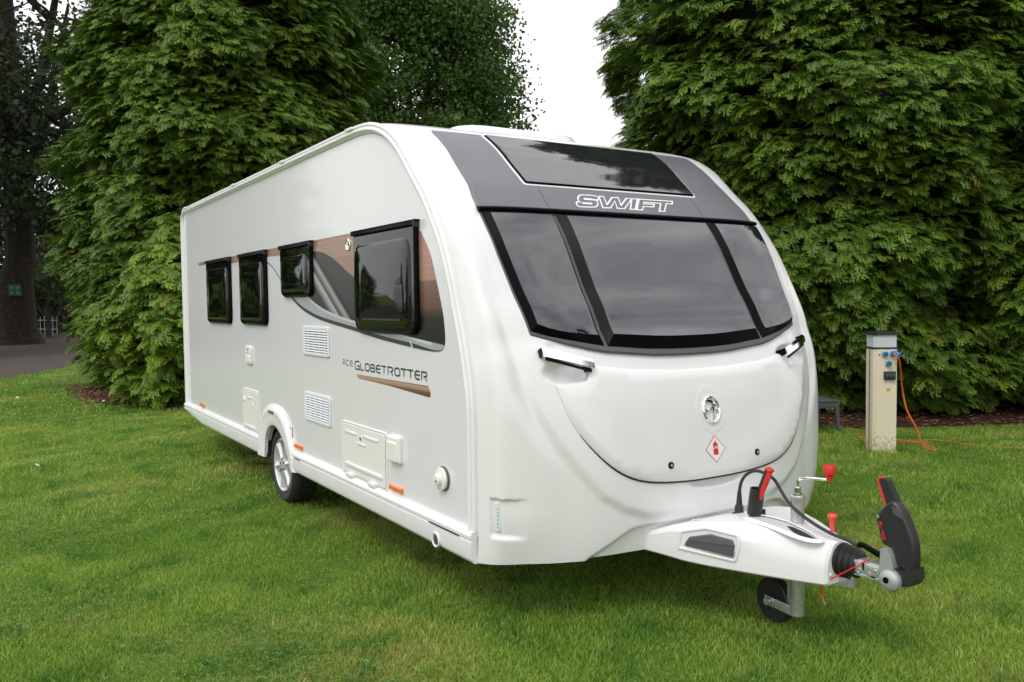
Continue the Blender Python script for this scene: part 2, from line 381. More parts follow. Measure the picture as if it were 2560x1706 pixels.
# --- side walls, with the wheel opening cut out of the outline
prof = [(CC[i, 0], CC[i, 1]) for i in range(len(CC)) if CC[i, 1] > .431]
k0 = [(0.012, .425)]
arch_in = [(-3.245, .30), (-3.225, .40), (-3.20, .47), (-3.13, .54), (-3.04, .573), (-2.95, .575), (-2.85, .545), (-2.76, .49), (-2.69, .42), (-2.635, .34), (-2.61, .30)]
low = [(-6.135, .425), (-3.236, .425)] + [p for p in arch_in if p[1] > .43] + [(-2.69, .425)]
wall = ccw(prof + low + k0)
patch('side_wall', wall, SD, -.03, .0, M_side, van, h=0)
SDf = lambda x, z, h: (x, WD+h, z)
far = obj('side_wall', *(lambda r: ([(x, WD, z) for x, z in r[0]], [f[::-1] for f in r[1]]))(fill(ccw(prof+[(-6.135, .42), (0.012, .425)]), 0)), M_side, van, 0)
# --- awning rail along the seam
seam = [(-6.115, .45), (-6.112, .6), (-6.105, 1.2), (-6.10, 1.9), (-6.09, 2.3), (-6.07, 2.40), (-6.02, 2.45), (-5.9, 2.462), (-5, 2.464), (-3.6, 2.464), (-2.2, 2.464), (-1.5, 2.464), (-1.28, 2.462), (-1.12, 2.45), (-1.0, 2.425), (-.87, 2.375), (-.75, 2.30), (-.66, 2.22), (-.55, 2.11), (-.44, 2.0), (-.34, 1.87), (-.26, 1.75), (-.19, 1.60), (-.145, 1.47), (-.105, 1.36), (-.07, 1.25), (-.045, 1.15), (-.025, 1.05), (-.018, .94), (-.018, .7), (-.02, .445)]
seam = [tuple(p) for p in catmull(np.array(seam), 5)]
def strip(name, line, w, h, m, parent, prof2=None, up=None):
    """extrude a section (offset,height) along a line on the side chart"""
    A = np.array(line); T = np.gradient(A, axis=0); T /= np.linalg.norm(T, axis=1)[:, None]; Nn = np.stack([-T[:, 1], T[:, 0]], 1)
    sec = prof2 or [(-w/2, 0), (-w/2, h*.7), (-w*.3, h), (w*.3, h), (w/2, h*.7), (w/2, 0)]
    V = []; F = []; k = len(sec)
    for p, n in zip(A, Nn):
        for o, hh in sec: q = p+n*o; V.append(SD(q[0], q[1], hh))
    for i in range(len(A)-1):
        for j in range(k-1): F.append((i*k+j, (i+1)*k+j, (i+1)*k+j+1, i*k+j+1))
    F.append(tuple(range(k))); F.append(tuple(range(len(V)-1, len(V)-k-1, -1)))
    return obj(name, V, F, m, parent, 25)
strip('awning_rail', seam, .06, .03, M_trim, van, [(.028, -.002), (.028, .012), (.022, .019), (.014, .020), (.011, .012), (.006, .011), (.002, .021), (-.008, .028), (-.016, .026), (-.019, .016), (-.028, .012), (-.034, .003), (-.034, -.002)])
strip('awning_rail', [(WD*0+x, z) for x, z in seam], .05, .02, M_trim, van).location = (0, 0, 0)
bpy.data.objects['awning_rail.001'].scale = (1, -1, 1); bpy.data.objects['awning_rail.001'].location = (0, WD, 0)
# joint caps on the rail
for x in (-1.36, -2.62, -3.95, -5.86):
    mbj = MB(); mbj.box((x, -.008, 2.480), (.10, .05, .016), bev=.006); mbj.out('rail_joint', M_trim, van)

# --- skirts
def skirt(name, x0, x1, taper=0):
    sec = [(.02, .452), (-.014, .452), (-.030, .444), (-.037, .430), (-.036, .416), (-.028, .412), (-.028, .406), (-.034, .402), (-.034, .345), (-.028, .318), (-.016, .303), (.03, .300)]
    xs = np.linspace(x0, x1, 14) if not taper else np.concatenate([np.linspace(x0, x0+.75, 8), np.linspace(x0+.9, x1, 6)])
    V = []; F = []; k = len(sec)
    for x in xs:
        up = max(0, (x0+.75-x)/.75)*.075 if taper else 0
        for y, z in sec: V.append((x, y, z+up*max(0, (.40-z)/.10)))
    for i in range(len(xs)-1):
        for j in range(k-1): F.append((i*k+j, i*k+j+1, (i+1)*k+j+1, (i+1)*k+j))
    F.append(tuple(range(k-1, -1, -1))); F.append(tuple(range(len(V)-k, len(V))))
    return obj(name, V, F, M_trim, van, 25)
sk1 = skirt('side_skirt', -2.52, 0.004); sk2 = skirt('side_skirt', -6.14, -3.36, 1)
mb = MB(); mb.box((-3.1, WD+.0, .375), (6.0, .03, .15), bev=.01); mb.out('side_skirt', M_trim, van)
# service socket in the skirt
mb = MB(); mb.lathe([(.038, -.004), (.038, .004), (.034, .007), (.028, .003), (.026, -.004), (.02, -.006)], (-.335, -.035, .338), (0, -1, 0), 20); mb.out('skirt_socket', M_trim, sk1)
mb = MB(); mb.lathe([(.024, 0), (.024, .0015)], (-.335, -.0355, .338), (0, -1, 0), 20); mb.box((-.335, -.041, .335), (.012, .004, .03)); mb.out('socket_hole', M_grey, sk1)
for x, w in ((-.26, .30), (-2.42, .12)):
    mb = MB(); mb.box((x, -.0345, .410), (w, .005, .003)); mb.out('skirt_shadow_gap', M_dgap, sk1)
# --- wheel arch trim
ao = [(-3.42, .30), (-3.40, .42), (-3.37, .53), (-3.30, .625), (-3.20, .69), (-3.08, .725), (-2.95, .73), (-2.83, .715), (-2.73, .675), (-2.65, .60), (-2.585, .51), (-2.53, .43), (-2.49, .30)]
aoS = [tuple(p) for p in catmull(np.array(ao), 4)]; aiS = [tuple(p) for p in catmull(np.array(arch_in), 4)]
nn = min(len(aoS), len(aiS)); 
def resample(L, n):
    A = np.array(L); s = np.concatenate([[0], np.cumsum(np.linalg.norm(np.diff(A, axis=0), axis=1))]); t = np.linspace(0, s[-1], n)
    return np.stack([np.interp(t, s, A[:, 0]), np.interp(t, s, A[:, 1])], 1)
A0 = resample(aoS, 60); A1 = resample(aiS, 60); V = []; F = []
sec = [(0., .0), (.0, .012), (.10, .026), (.22, .034), (.36, .036), (.46, .030), (.62, .028), (.90, .028), (1., .022), (1.0, -.004)]
for a, b in zip(A0, A1):
    for t, h in sec: q = a+(b-a)*t; V.append(SD(q[0], q[1], h))
k = len(sec)
for i in range(59):
    for j in range(k-1): F.append((i*k+j, i*k+j+1, (i+1)*k+j+1, (i+1)*k+j))
F.append(tuple(range(k))); F.append(tuple(range(len(V)-1, len(V)-k-1, -1)))
arch = obj('wheel_arch_trim', V, [f[::-1] for f in F], M_trim, van, 30)
mb = MB(); mb.box((-3.0, -.033, .675), (.14, .008, .020), bev=.003); mb.out('arch_badge', M_grey, arch)
# --- dark wheel box and underfloor
mb = MB()
mb.box((-3.0, 1.125, .375), (6.05, 1.50, .10)); mb.box((-1.32, .21, .378), (2.5, .33, .10)); mb.box((-4.66, .21, .378), (2.7, .33, .10)); mb.box((-1.32, 2.04, .378), (2.5, .33, .10)); mb.box((-4.66, 2.04, .378), (2.7, .33, .10))
for y in (.55, 1.7): mb.box((-2.85, y, .28), (5.2, .05, .12))
mb.tube([(-3.0, .1, .29), (-3.0, 2.15, .29)], .045)
V0 = []
mb.add([(-3.24, -.004, .30), (-3.24, .5, .30), (-3.24, .5, .60), (-3.24, -.004, .60), (-2.6, -.004, .30), (-2.6, .5, .30), (-2.6, .5, .60), (-2.6, -.004, .60)], [(0, 1, 2, 3), (7, 6, 5, 4), (3, 2, 6, 7), (1, 5, 6, 2)])
mb.box((-.1, 1.125, .36), (.16, 1.2, .10))
mb.out('underfloor', M_under, van)
for x, l in ((-4.45, 1.7), (-1.45, 1.8)):
    mb = MB(); mb.box((x, 1.15, .235), (l, 1.25, .19), bev=.03); mb.out('light_block_box', M_under, van)  # added unseen boxes, block far-side sky light to darken the ground beneath

# --- wheels
def wheel(loc, side):
    w = bpy.data.objects.new('wheel', None); link(w, van); w.location = loc
    if side > 0: w.rotation_euler = (0, 0, PI)
    R, rr, wd = .288, .200, .19
    mb = MB()
    mb.lathe([(rr, .012), (rr+.02, -.002), (R-.03, -.006), (R-.010, .012), (R, .035), (R, .06), (R-.006, .064), (R, .068), (R, .098), (R-.006, .102), (R, .106), (R, wd-.03), (R-.03, wd), (rr, wd)], (0, 0, 0), (0, 1, 0), 56, True)
    mb.out('tyre', M_tyre, w)
    mb = MB()
    mb.lathe([(rr+.002, .006), (rr-.006, -.004), (rr-.018, .004), (rr-.024, .03), (rr-.03, .10)], (0, 0, 0), (0, 1, 0), 48, True)
    mb.lathe([(.012, -.004), (.055, .0), (.06, .02), (.06, .05)], (0, 0, 0), (0, 1, 0), 24)
    for i in range(6):
        a = 2*PI*i/6+.22; ca, sa = math.cos(a), math.sin(a)
        def P(r, t, y): return (r*ca-t*sa, y, r*sa+t*ca)
        V = []
        for r, hw, y in ((.035, .024, .0), (.08, .018, .006), (.13, .024, .008), (.186, .046, .002)):
            V += [P(r, -hw, y+.010), P(r, -.002, y-.006), P(r, hw, y+.010), P(r, hw, y+.03), P(r, -hw, y+.03)]
        F = []
        for q in range(3):
            for j in range(5): F.append((q*5+j, q*5+(j+1) % 5, q*5+5+(j+1) % 5, q*5+5+j))
        mb.add(V, F)
    mb.out('rim', M_alloy, w, 20)
    mb = MB()
    mb.lathe([(rr-.022, .085), (rr-.022, .09)], (0, 0, 0), (0, 1, 0), 30)
    mb.out('brake_drum', M_under, w)
    for i in range(5):
        mb = MB(); a = 2*PI*i/5+.5; mb.lathe([(.008, -.006), (.008, .006)], (.042*math.cos(a), 0, .042*math.sin(a)), (0, 1, 0), 8)
        mb.out('wheel_bolt', M_under, w)
wheel((-2.925, .020, .283), 0); wheel((-2.925, WD-.020, .283), 1)
# corner steady folded under rear, step
mb = MB(); mb.box((-4.6, .35, .27), (.5, .05, .05)); mb.out('corner_steady', M_steel, van)

# --- graphite band over the front, skylight, top rail
bandL = [(0, 0), (.194, 2.36), (.196, 2.314), (.194, 2.172), (.186, 1.968), (.184, 1.872), (.172, 1.80), (.168, 1.695)]
band = bandL + [(1.125, 1.695)] + mirror(bandL)[::-1]
bandL[0] = (.205, 2.402); band = bandL+mirror(bandL)[::-1]
bo = patch('front_fascia', band, FR, -.005, .004, M_band, van, bev=.003, h=.06)
# horizontal crease below the skylight: lower lip stands slightly prouder
patch('fascia_lip', [(.19, 1.862), (.176, 1.80), (.172, 1.70), (WD-.172, 1.70), (WD-.176, 1.80), (WD-.19, 1.862)], FR, .0, .010, M_band, van, bev=.006, bevh=.0055, h=.06)
sk = [(.517, 1.888), (.504, 2.153), (.501, 2.29), (.500, 2.394), (WD-.500, 2.394), (WD-.501, 2.29), (WD-.504, 2.153), (WD-.517, 1.888)]
patch('skylight_frame', rounded(sk, [.02, 0, 0, .02, .02, 0, 0, .02]), FR, .003, .008, M_white, van, bev=.003, h=.05)
skg = inset(ccw(sk), .008)
sg = patch('skylight', rounded(skg, [.02, 0, 0, .02, .02, 0, 0, .02]), FR, .0, .016, [M_skyl, M_bgloss], van, bev=.012, bevh=.009, h=.05, edge_mi=True)
# seams of the fascia
for y in (.585, WD-.585):
    mb = MB(); ss = np.linspace(1.70, 1.862, 6); mb.tube([FR(y, s, .0105) for s in ss], .0013, 6); mb.out('fascia_seam', M_grey, van)
mb = MB(); ys = np.linspace(.165, WD-.165, 50); mb.tube([FR(y, 1.702, .016) for y in ys], .012, 10); mb.out('window_top_rail', M_bgloss, van)
mb = MB(); mb.tube([FR(y, 1.722, .010) for y in ys], .006, 8); mb.out('fascia_bead', M_band, van)
# SWIFT lettering
SWI = {'S': [(0.940,1.8106),(0.949,1.8236),(0.944,1.8308),(0.915,1.8331),(0.853,1.8320),(0.834,1.8261),(0.820,1.8139),(0.810,1.8004),(0.809,1.7895),(0.819,1.7838),(0.884,1.7847),(0.891,1.7790),(0.885,1.7714),(0.875,1.7690),(0.818,1.7694),(0.818,1.7787),(0.791,1.7775),(0.782,1.7663),(0.783,1.7565),(0.796,1.7538),(0.878,1.7567),(0.897,1.7604),(0.913,1.7697),(0.924,1.7849),(0.926,1.7960),(0.916,1.7997),(0.846,1.7994),(0.843,1.8083),(0.856,1.8166),(0.905,1.8154),(0.912,1.8134)],
'W': [(0.968,1.8296),(0.992,1.8307),(0.979,1.7715),(0.988,1.7714),(1.054,1.8270),(1.093,1.8299),(1.076,1.7732),(1.086,1.7739),(1.158,1.8297),(1.184,1.8297),(1.093,1.7597),(1.049,1.7587),(1.063,1.8151),(0.997,1.7590),(0.950,1.7567)],
'I': [(1.195,1.8286),(1.226,1.8300),(1.168,1.7597),(1.144,1.7582)],
'FT': [(1.248,1.8294),(1.488,1.8309),(1.479,1.8187),(1.432,1.8182),(1.380,1.7572),(1.353,1.7567),(1.402,1.8173),(1.267,1.8183),(1.249,1.7960),(1.326,1.7962),(1.317,1.7853),(1.241,1.7841),(1.217,1.7572),(1.190,1.7574)]}
def multi(name, polys, M, m, parent, h, dh=.0002, thick=.0006, hh=.03):
    """several flat polygons as one mesh, each a little higher than the last"""
    V = []; F = []
    for i, P in enumerate(polys):
        pts, tr = fill(ccw(P), 0)
        o = len(V); V += [M(a, b, h+i*dh) for a, b in pts]; F += [tuple(j+o for j in f) for f in tr]
    return obj(name, V, F, m, parent, 0)
multi('lettering_outline', [inset(ccw(p), -.009) for p in SWI.values()], FR, M_white, van, .0112)
multi('lettering', [ccw(p) for p in SWI.values()], FR, M_band, van, .0128)

# --- front windows: one dark surround, three bulging panes
fb = [(.232, 1.060), (.300, 1.028), (.400, .990), (.500, .965), (.593, .950), (.736, .939), (.860, .930), (.985, .926), (1.125, .925)]
fl = [(.170, 1.70), (.172, 1.60), (.182, 1.46), (.196, 1.33), (.210, 1.206)]
half = fl+fb; surround = half + mirror(half[:-1])[::-1]
patch('window_surround', surround, FR, -.004, .006, M_grey, van, bev=.004, h=.05)
def sbot(y): 
    Y = y if y < 1.125 else WD-y; A = np.array(fb); return float(np.interp(Y, A[:, 0], A[:, 1]))
def yleft(s):
    A = np.array(fl[::-1]+[]); B = np.array([(.232, 1.060)]+fl[::-1]); return float(np.interp(s, B[:, 1], B[:, 0]))
top = 1.690
d1 = [(.590, top), (.592, 1.375), (.596, .95)]
def pane(name, yl, yr, bot):
    S_ = np.linspace(top, 0, 2)
    L = [(yl(s), s) for s in np.linspace(top, sbot(yl(1.0))+bot, 9)]
    Rr = [(yr(s), s) for s in np.linspace(sbot(yr(1.0))+bot, top, 9)]
    Bm = [(y, sbot(y)+bot) for y in np.linspace(L[-1][0], Rr[0][0], 12)[1:-1]]
    P = L+Bm+Rr
    return P
pl = pane('l', lambda s: yleft(s)+.008, lambda s: .586, .022)
pc = pane('c', lambda s: .606, lambda s: WD-.606, .022)
pw = [patch('front_window', pl, FR, .004, .034, [M_glass, M_bgloss], van, bev=.030, bevh=.026, h=.05, edge_mi=True),
      patch('front_window', pc, FR, .004, .040, [M_glass, M_bgloss], van, bev=.036, bevh=.032, h=.05, edge_mi=True),
      patch('front_window', mirror(pl), FR, .004, .034, [M_glass, M_bgloss], van, bev=.030, bevh=.026, h=.05, edge_mi=True)]
for o, lb in zip(pw, ('left pane of the front window', 'wide centre pane of the front window', 'right pane of the front window')): o['label'] = lb
for o, yy in zip(pw, ((.53,), (.70, 1.52), (2.0,))):
    mb = MB()
    for y in yy: mb.tube([FR(y+.02*(s-1.3), s, .0415 if yy == (.70, 1.52) else .0355) for s in np.linspace(1.14, 1.40, 6)], .0012, 5)
# --- gas locker lid
lidL = [(.290, .845), (.318, .760), (.345, .700), (.412, .605), (.508, .510), (.615, .449), (.752, .418), (.957, .403), (1.125, .401)]
lidT = [(1.125, .866), (.955, .868), (.705, .882), (.600, .893), (.525, .905), (.490, .897), (.462, .875), (.440, .852), (.410, .845)]
lidL = [tuple(p) for p in catmull(np.array(lidL), 4)]; lidT = lidT[:1]+[tuple(p) for p in catmull(np.array(lidT[1:]), 3)]
hl = lidL; lid = hl + mirror(lidL[:-1])[::-1] + mirror(lidT)[::-1][:-1] + lidT
lidS = [tuple(p) for p in lid]
ld = patch('gas_locker_lid', lidS, FR, -.004, .015, M_abs, van, bev=.016, bevh=.009, h=.035)
mb = MB(); mb.tube([FR(a, b-.004, .002) for a, b in resample(lidL[10:]+mirror(lidL[10:-1])[::-1], 90)], [.005*min(1, .12+i/14, .12+(89-i)/14) for i in range(90)], 8); mb.out('lid_seal', M_dgap, ld)
for y in (.824, 1.405):
    mb = MB(); n = Vector(SN(np.array([y]), np.array([.482]))[0]); p = Vector(FR(y, .482, .0145))
    mb.lathe([(.0165, 0), (.0165, .004), (.012, .006)], p, n, 18); mb.out('lid_lock', M_bgloss, ld)
    mb = MB(); mb.lathe([(.008, .006), (.008, .008)], p, n, 14); mb.out('lock_barrel', M_steel, bpy.data.objects[ld.name])
# badge: recessed dish ring and chrome swallow
def on_lid(cy, cs, k):
    return lambda a, b, h: FR(cy+a*k, cs+b*k, .015+h)
bd = on_lid(1.118, .697, .055)
def ringpoly(M, r0, r1, hs, n=40):
    V = []; F = []; k = len(hs)
    for i in range(n):
        t = 2*PI*i/n
        for r, h in hs: V.append(M(r*math.cos(t), r*math.sin(t), h))
    for i in range(n):
        for j in range(k-1): F.append((i*k+j, ((i+1) % n)*k+j, ((i+1) % n)*k+j+1, i*k+j+1))
    return V, F
V, F = ringpoly(bd, 0, 0, [(1.85, .0002), (1.7, .0016), (1.55, .0018), (1.3, .0002), (1.1, .0006), (.0, .0008)]); obj('badge_dish', V, F, M_abs, ld, 80)
V, F = ringpoly(bd, 0, 0, [(1.05, .0), (1.04, .008), (.96, .012), (.86, .008), (.84, .0)]); obj('badge_ring', V, F, M_chrome, ld, 60)
birds = [[(-.65, .72), (-.25, .80), (.20, .74), (.55, .50), (.78, .20), (.60, .12), (.42, .30), (.22, .10), (.08, .30), (-.05, .52), (-.30, .62)],
         [(-.93, .14), (-.40, .14), (.05, .18), (.20, .34), (.28, .12), (-.20, .03), (-.42, -.02), (-.86, -.26), (-.90, -.18), (-.52, .03)],
         [(.04, .08), (.36, .26), (.42, -.08), (.34, -.42), (.16, -.68), (-.12, -.90), (.06, -.55), (.12, -.22)],
         [(.42, .30), (.70, .10), (.86, -.04), (.60, -.28), (.46, -.02)]]
V = []; F = []
for P in birds:
    P = ccw(P); n = len(P); cx_ = sum(p[0] for p in P)/n; cy_ = sum(p[1] for p in P)/n; o = len(V)
    V += [bd(a, b, .002) for a, b in P]+[bd(a, b, .008) for a, b in inset(P, .03)]+[bd(cx_, cy_, .012)]
    for i in range(n): F += [(o+i, o+(i+1) % n, o+n+(i+1) % n, o+n+i), (o+n+i, o+n+(i+1) % n, o+2*n)]
obj('badge_bird', V, F, M_chrome, ld, 20)
# LPG diamond
lp = [(1.116, .588), (1.184, .525), (1.116, .462), (1.048, .525)]
LM = lambda a, b, h: FR(a, b, .0153+h)
multi('warning_sticker', [lp], LM, M_redink, ld, .0006); multi('sticker_field', [inset(ccw(lp), .0035)], LM, M_white, ld, .0012)
cyl = [(1.100, .499), (1.132, .499), (1.132, .545), (1.126, .553), (1.120, .556), (1.120, .562), (1.112, .562), (1.112, .556), (1.106, .553), (1.100, .545)]
multi('sticker_cylinder', [cyl], LM, M_redink, ld, .0018)
def strokes(lines, w):
    """polyline strokes to polygons"""
    o = []
    for L in lines:
        A = np.array(L, float); closed = len(L) > 2 and np.allclose(A[0], A[-1])
        n = len(A); T = np.diff(A, axis=0); T /= np.linalg.norm(T, axis=1)[:, None]
        lft = []; rgt = []
        for i in range(n):
            t1 = T[i-1] if i > 0 else (T[-1] if closed else T[0]); t2 = T[i] if i < n-1 else (T[0] if closed else T[-1])
            n1 = np.array([-t1[1], t1[0]]); n2 = np.array([-t2[1], t2[0]]); m = (n1+n2)/max(1+n1@n2, .4)
            lft.append(A[i]+m*w/2); rgt.append(A[i]-m*w/2)
        for i in range(n-1): o.append([tuple(lft[i]), tuple(rgt[i]), tuple(rgt[i+1]), tuple(lft[i+1])])
    return o
GL = {'L': [[(0, 1), (0, 0), (1, 0)]], 'P': [[(0, 0), (0, 1), (1, 1), (1, .5), (0, .5)]],
 'G': [[(1, 1), (.25, 1), (0, .82), (0, .15), (.22, 0), (1, 0), (1, .45), (.5, .45)]],
 'O': [[(.25, 1), (.78, 1), (1, .8), (1, .2), (.78, 0), (.22, 0), (0, .2), (0, .8), (.25, 1)]],
 'B': [[(0, 0), (0, 1), (.8, 1), (.95, .85), (.95, .62), (.85, .52), (0, .52)], [(.85, .52), (1, .4), (1, .12), (.85, 0), (0, 0)]],
 'E': [[(1, 1), (.35, 1), (.08, .82), (0, .5), (.08, .18), (.35, 0), (1, 0)], [(.02, .52), (1, .52)]],
 'T': [[(0, 1), (1, 1)], [(.55, 1), (.55, 0)]],
 'R': [[(0, 0), (0, 1), (.85, 1), (1, .85), (1, .58), (.85, .46), (.45, .46), (1, -.04)]],
 'A': [[(0, 0), (.18, 1), (.72, 1), (1, 0)], [(.1, .38), (.9, .38)]],
 'C': [[(1, 1), (.3, 1), (0, .8), (0, .2), (.3, 0), (1, 0)]]}
def word(items, w):
    o = []
    for ch, x0, x1, z0, z1 in items:
        o += strokes([[(x0+a*(x1-x0), z0+b*(z1-z0)) for a, b in L] for L in GL[ch]], w)
    return o
multi('sticker_letters', word([('L', 1.1030, 1.1090, .527, .537), ('P', 1.1130, 1.1190, .527, .537), ('G', 1.1230, 1.1290, .527, .537)], .0026), LM, M_white, ld, .0022, dh=.00002)

# --- grab handles
def handle(mir):
    f = (lambda y: WD-y) if mir else (lambda y: y)
    P = lambda y, s, h: Vector(FR(f(y), s, h))
    root = bpy.data.objects.new('grab_handle', None); link(root, van)
    mb = MB(); n = 10; V = []
    for i in range(n+1):
        t = i/n; y = .250+t*.225; s = .962-t*.058; h = .036
        for ds, dh in ((-.015, -.006), (.015, -.012), (.016, .002), (.004, .011), (-.015, .005)): V.append(P(y, s+ds, h+dh))
    F = []
    for i in range(n):
        for j in range(5): F.append((i*5+j, i*5+(j+1) % 5, i*5+5+(j+1) % 5, i*5+5+j))
    F += [(4, 3, 2, 1, 0), tuple(range(n*5, n*5+5))]
    if mir: F = [g[::-1] for g in F]
    mb.add(V, F); g1 = mb.out('grip', M_chrome, root, 20)
    for y in (.253, .470):
        mb = MB(); s = .965-(y-.25)/.225*.058; V = []
        for h, w, k in ((.036, .006, .012), (.02, .007, .012), (-.03, .012, .016)): V += [P(y-w, s-k, h), P(y+w, s-k, h), P(y+w, s+k, h), P(y-w, s+k, h)]
        mb.add(V, [(a*4+j, a*4+(j+1) % 4, a*4+4+(j+1) % 4, a*4+4+j) for a in range(2) for j in range(4)]+[(3, 2, 1, 0)])
        mb.out('handle_mount', M_bgloss, root, 20)
    mb = MB(); V = []
    for i in range(n+1):
        t = i/n; y = .262+t*.20; s = .940-t*.057
        for ds, dh in ((-.004, .022), (.004, .022), (.004, .034), (-.004, .034)): V.append(P(y, s+ds, dh))
    mb.add(V, [(i*4+j, i*4+(j+1) % 4, i*4+4+(j+1) % 4, i*4+4+j) for i in range(n) for j in range(4)])
    mb.out('grip_underside', M_bgloss, root, 20)
handle(False); handle(True)

# --- front corner lamp clusters
LHS = [float(disp(np.array([q_]), np.array([.30]))[0])+.006 for q_ in (.055, WD-.055)]
for mir in (False, True):
    fy = (lambda y: WD-y) if mir else (lambda y: y); LH = LHS[int(mir)]
    P = rect(.046, .064, .236, .364, .006)
    P = [(fy(a), b) for a, b in P]
    cl = patch('marker_lamp', P, FR, -.070, LH, M_led, van, bev=.003, h=0)
    mb = MB()
    for k in range(6): mb.box(FR(fy(.056), .335-k*.016, LH), (.003, .003, .005))
    mb.out('lamp_diodes', M_grey, cl)

# --- roof vents: big dome
V = []; F = []; dom = [(-.01, 1.0, 1.0), (.06, .98, .98), (.088, .92, .94), (.100, .78, .82), (.104, 0.02, .02)]
for k, (h, sx_, sy_) in enumerate(dom):
    P = rounded([(-1.0, -1.0), (1.0, -1.0), (1.0, 1.0), (-1.0, 1.0)], .45, 5)
    for a, b in P: V.append((-1.80+a*.38*sx_, 1.25+b*.50*sy_, 2.505+h*1.25))
k = len(P)
for i in range(len(dom)-1):
    for j in range(k): F.append((i*k+j, i*k+(j+1) % k, (i+1)*k+(j+1) % k, (i+1)*k+j))
F.append(tuple(range((len(dom)-1)*k, len(dom)*k)))
obj('roof_vent', V, F, mat('dome_plastic', (.80, .81, .83), .2, coat=.3), van, 60)
# rear high marker lamp
mb = MB(); mb.box((-6.155, .02, 2.37), (.06, .05, .08), bev=.012); mb.out('rear_marker_lamp', mat('pink_lens', (.72, .40, .45), .3), van)

# --- side windows
def side_window(x0, x1, z0, rr, h=.027):
    root = bpy.data.objects.new('side_window', None); link(root, van)
    z1 = 1.872
    P = rounded([(x0, z0), (x1, z0), (x1, z1), (x0, z1)], [rr, rr, .012, .012], 7)
    patch('pane', P, SD, .002, h, [M_sglass, M_bgloss], root, bev=.012, bevh=.012, edge_mi=True, h=0)
    q = .024 if x0 > -2 else .026
    P2 = rounded([(x0+q, z0+q+.01), (x1-q-.02, z0+q+.01), (x1-q-.02, z1-q-.035), (x0+q, z1-q-.035)], rr*1.0, 7)
    # the gently bulged clear area
    P2 = ccw(P2); V = []; F = []; n = len(P2); cx_ = (x0+x1)/2; cz_ = (z0+z1)/2
    rings = [(0, .0), (.010, .006), (.022, .008)]
    for d, hh in rings: V += [SD(a, b, h+hh) for a, b in (inset(P2, d) if d else P2)]
    base = inset(P2, .022)
    for t in (.75, .5, .25): V += [SD(cx_+(a-cx_)*t, cz_+(b-cz_)*t, h+.008+.004*(1-t*t)) for a, b in base]
    V.append(SD(cx_, cz_, h+.012)); L = 6
    for i in range(L-1):
        for j in range(n): F.append((i*n+j, i*n+(j+1) % n, (i+1)*n+(j+1) % n, (i+1)*n+j))
    for j in range(n): F.append(((L-1)*n+j, (L-1)*n+(j+1) % n, L*n))
    obj('glazing', V, F, M_sglass, root, 40)
    mb = MB(); mb.box(((x0+x1)/2-.004, -.014, z1+.018), (x1-x0+.03, .036, .012), bev=.003); mb.box(((x0+x1)/2-.004, -.022, z1+.004), (x1-x0+.02, .022, .018), bev=.004); mb.out('hinge_rail', M_bgloss, root)
    mb = MB(); mb.box((x1+.003, -.018, z1+.004), (.012, .036, .040), bev=.003); mb.out('rail_cap', M_black, root)
    return root
side_window(-5.00, -4.16, 1.315, .075); side_window(-3.83, -3.10, 1.32, .075); side_window(-2.715, -2.075, 1.53, .08)
w4 = side_window(-1.335, -.53, 1.318, .09)
mb = MB()
mb.box((-.93, -.040, 1.395), (.50, .003, .010)); mb.out('inner_catch_bar', M_black, w4)

# --- side graphics, thin films stacked millimetre by millimetre
copR = [(-.60, 1.892), (-.579, 1.882), (-.530, 1.850), (-.469, 1.792), (-.404, 1.708), (-.354, 1.595), (-.312, 1.491), (-.283, 1.406), (-.271, 1.316), (-.277, 1.276)]
copR = [tuple(p) for p in catmull(np.array(copR), 4)]
gr = patch('side_graphic', copR+[(-.60, 1.30), (-.75, 1.30), (-.75, 1.892)], SD, .0004, .0010, M_copper, van)
gr['label'] = 'copper and charcoal film graphic'
patch('copper_film', [(-5.444, 1.900), (-5.38, 1.868), (-5.0, 1.870), (-5.0, 1.838), (-3.9, 1.838), (-3.2, 1.842), (-2.75, 1.832), (-2.70, 1.80), (-2.02, 1.80), (-1.2, 1.55), (-1.2, 1.893)], SD, .0004, .0010, M_copper2, van)
cu = [(-2.70, 1.60), (-2.70, 1.82), (-2.157, 1.828), (-2.022, 1.822), (-1.881, 1.805), (-1.748, 1.770), (-1.621, 1.725), (-1.500, 1.674), (-1.392, 1.637), (-1.20, 1.56)]
su = [(-2.40, 1.60), (-2.241, 1.543), (-2.093, 1.496), (-1.928, 1.454), (-1.705, 1.415), (-1.426, 1.383), (-.996, 1.343)]
patch('charcoal_film', cu+su[::-1], SD, .001, .0018, M_char, van)
su2 = [(-2.55, 1.60), (-2.241, 1.543), (-2.093, 1.496), (-1.928, 1.454), (-1.705, 1.415), (-1.426, 1.383), (-.996, 1.343), (-.647, 1.308), (-.288, 1.280)]
slo = [(-2.60, 1.56), (-2.525, 1.516), (-2.405, 1.471), (-2.250, 1.428), (-2.004, 1.384), (-1.709, 1.352), (-1.400, 1.323), (-1.211, 1.302), (-.949, 1.278), (-.634, 1.256), (-.476, 1.247), (-.367, 1.245), (-.308, 1.254), (-.277, 1.276)]
su2 = [tuple(p) for p in catmull(np.array(su2), 3)]; slo = [tuple(p) for p in catmull(np.array(slo), 3)]
smid = [(a, b+.022*min(1, (-a-.27)*3)) for a, b in slo]
swo = patch('silver_swoosh', su2+slo[::-1], SD, .0018, .0026, M_swoosh, van)
uh = [(a, b-.014) for a, b in su2[:-1]]
patch('swoosh_highlight', su2[:-1]+uh[::-1], SD, .0026, .0031, M_swlight, swo)
patch('swoosh_underline', smid[2:-2]+slo[::-1][2:-2], SD, .0026, .0031, mat('charcoal_ink', (.04, .04, .045), .3), swo)
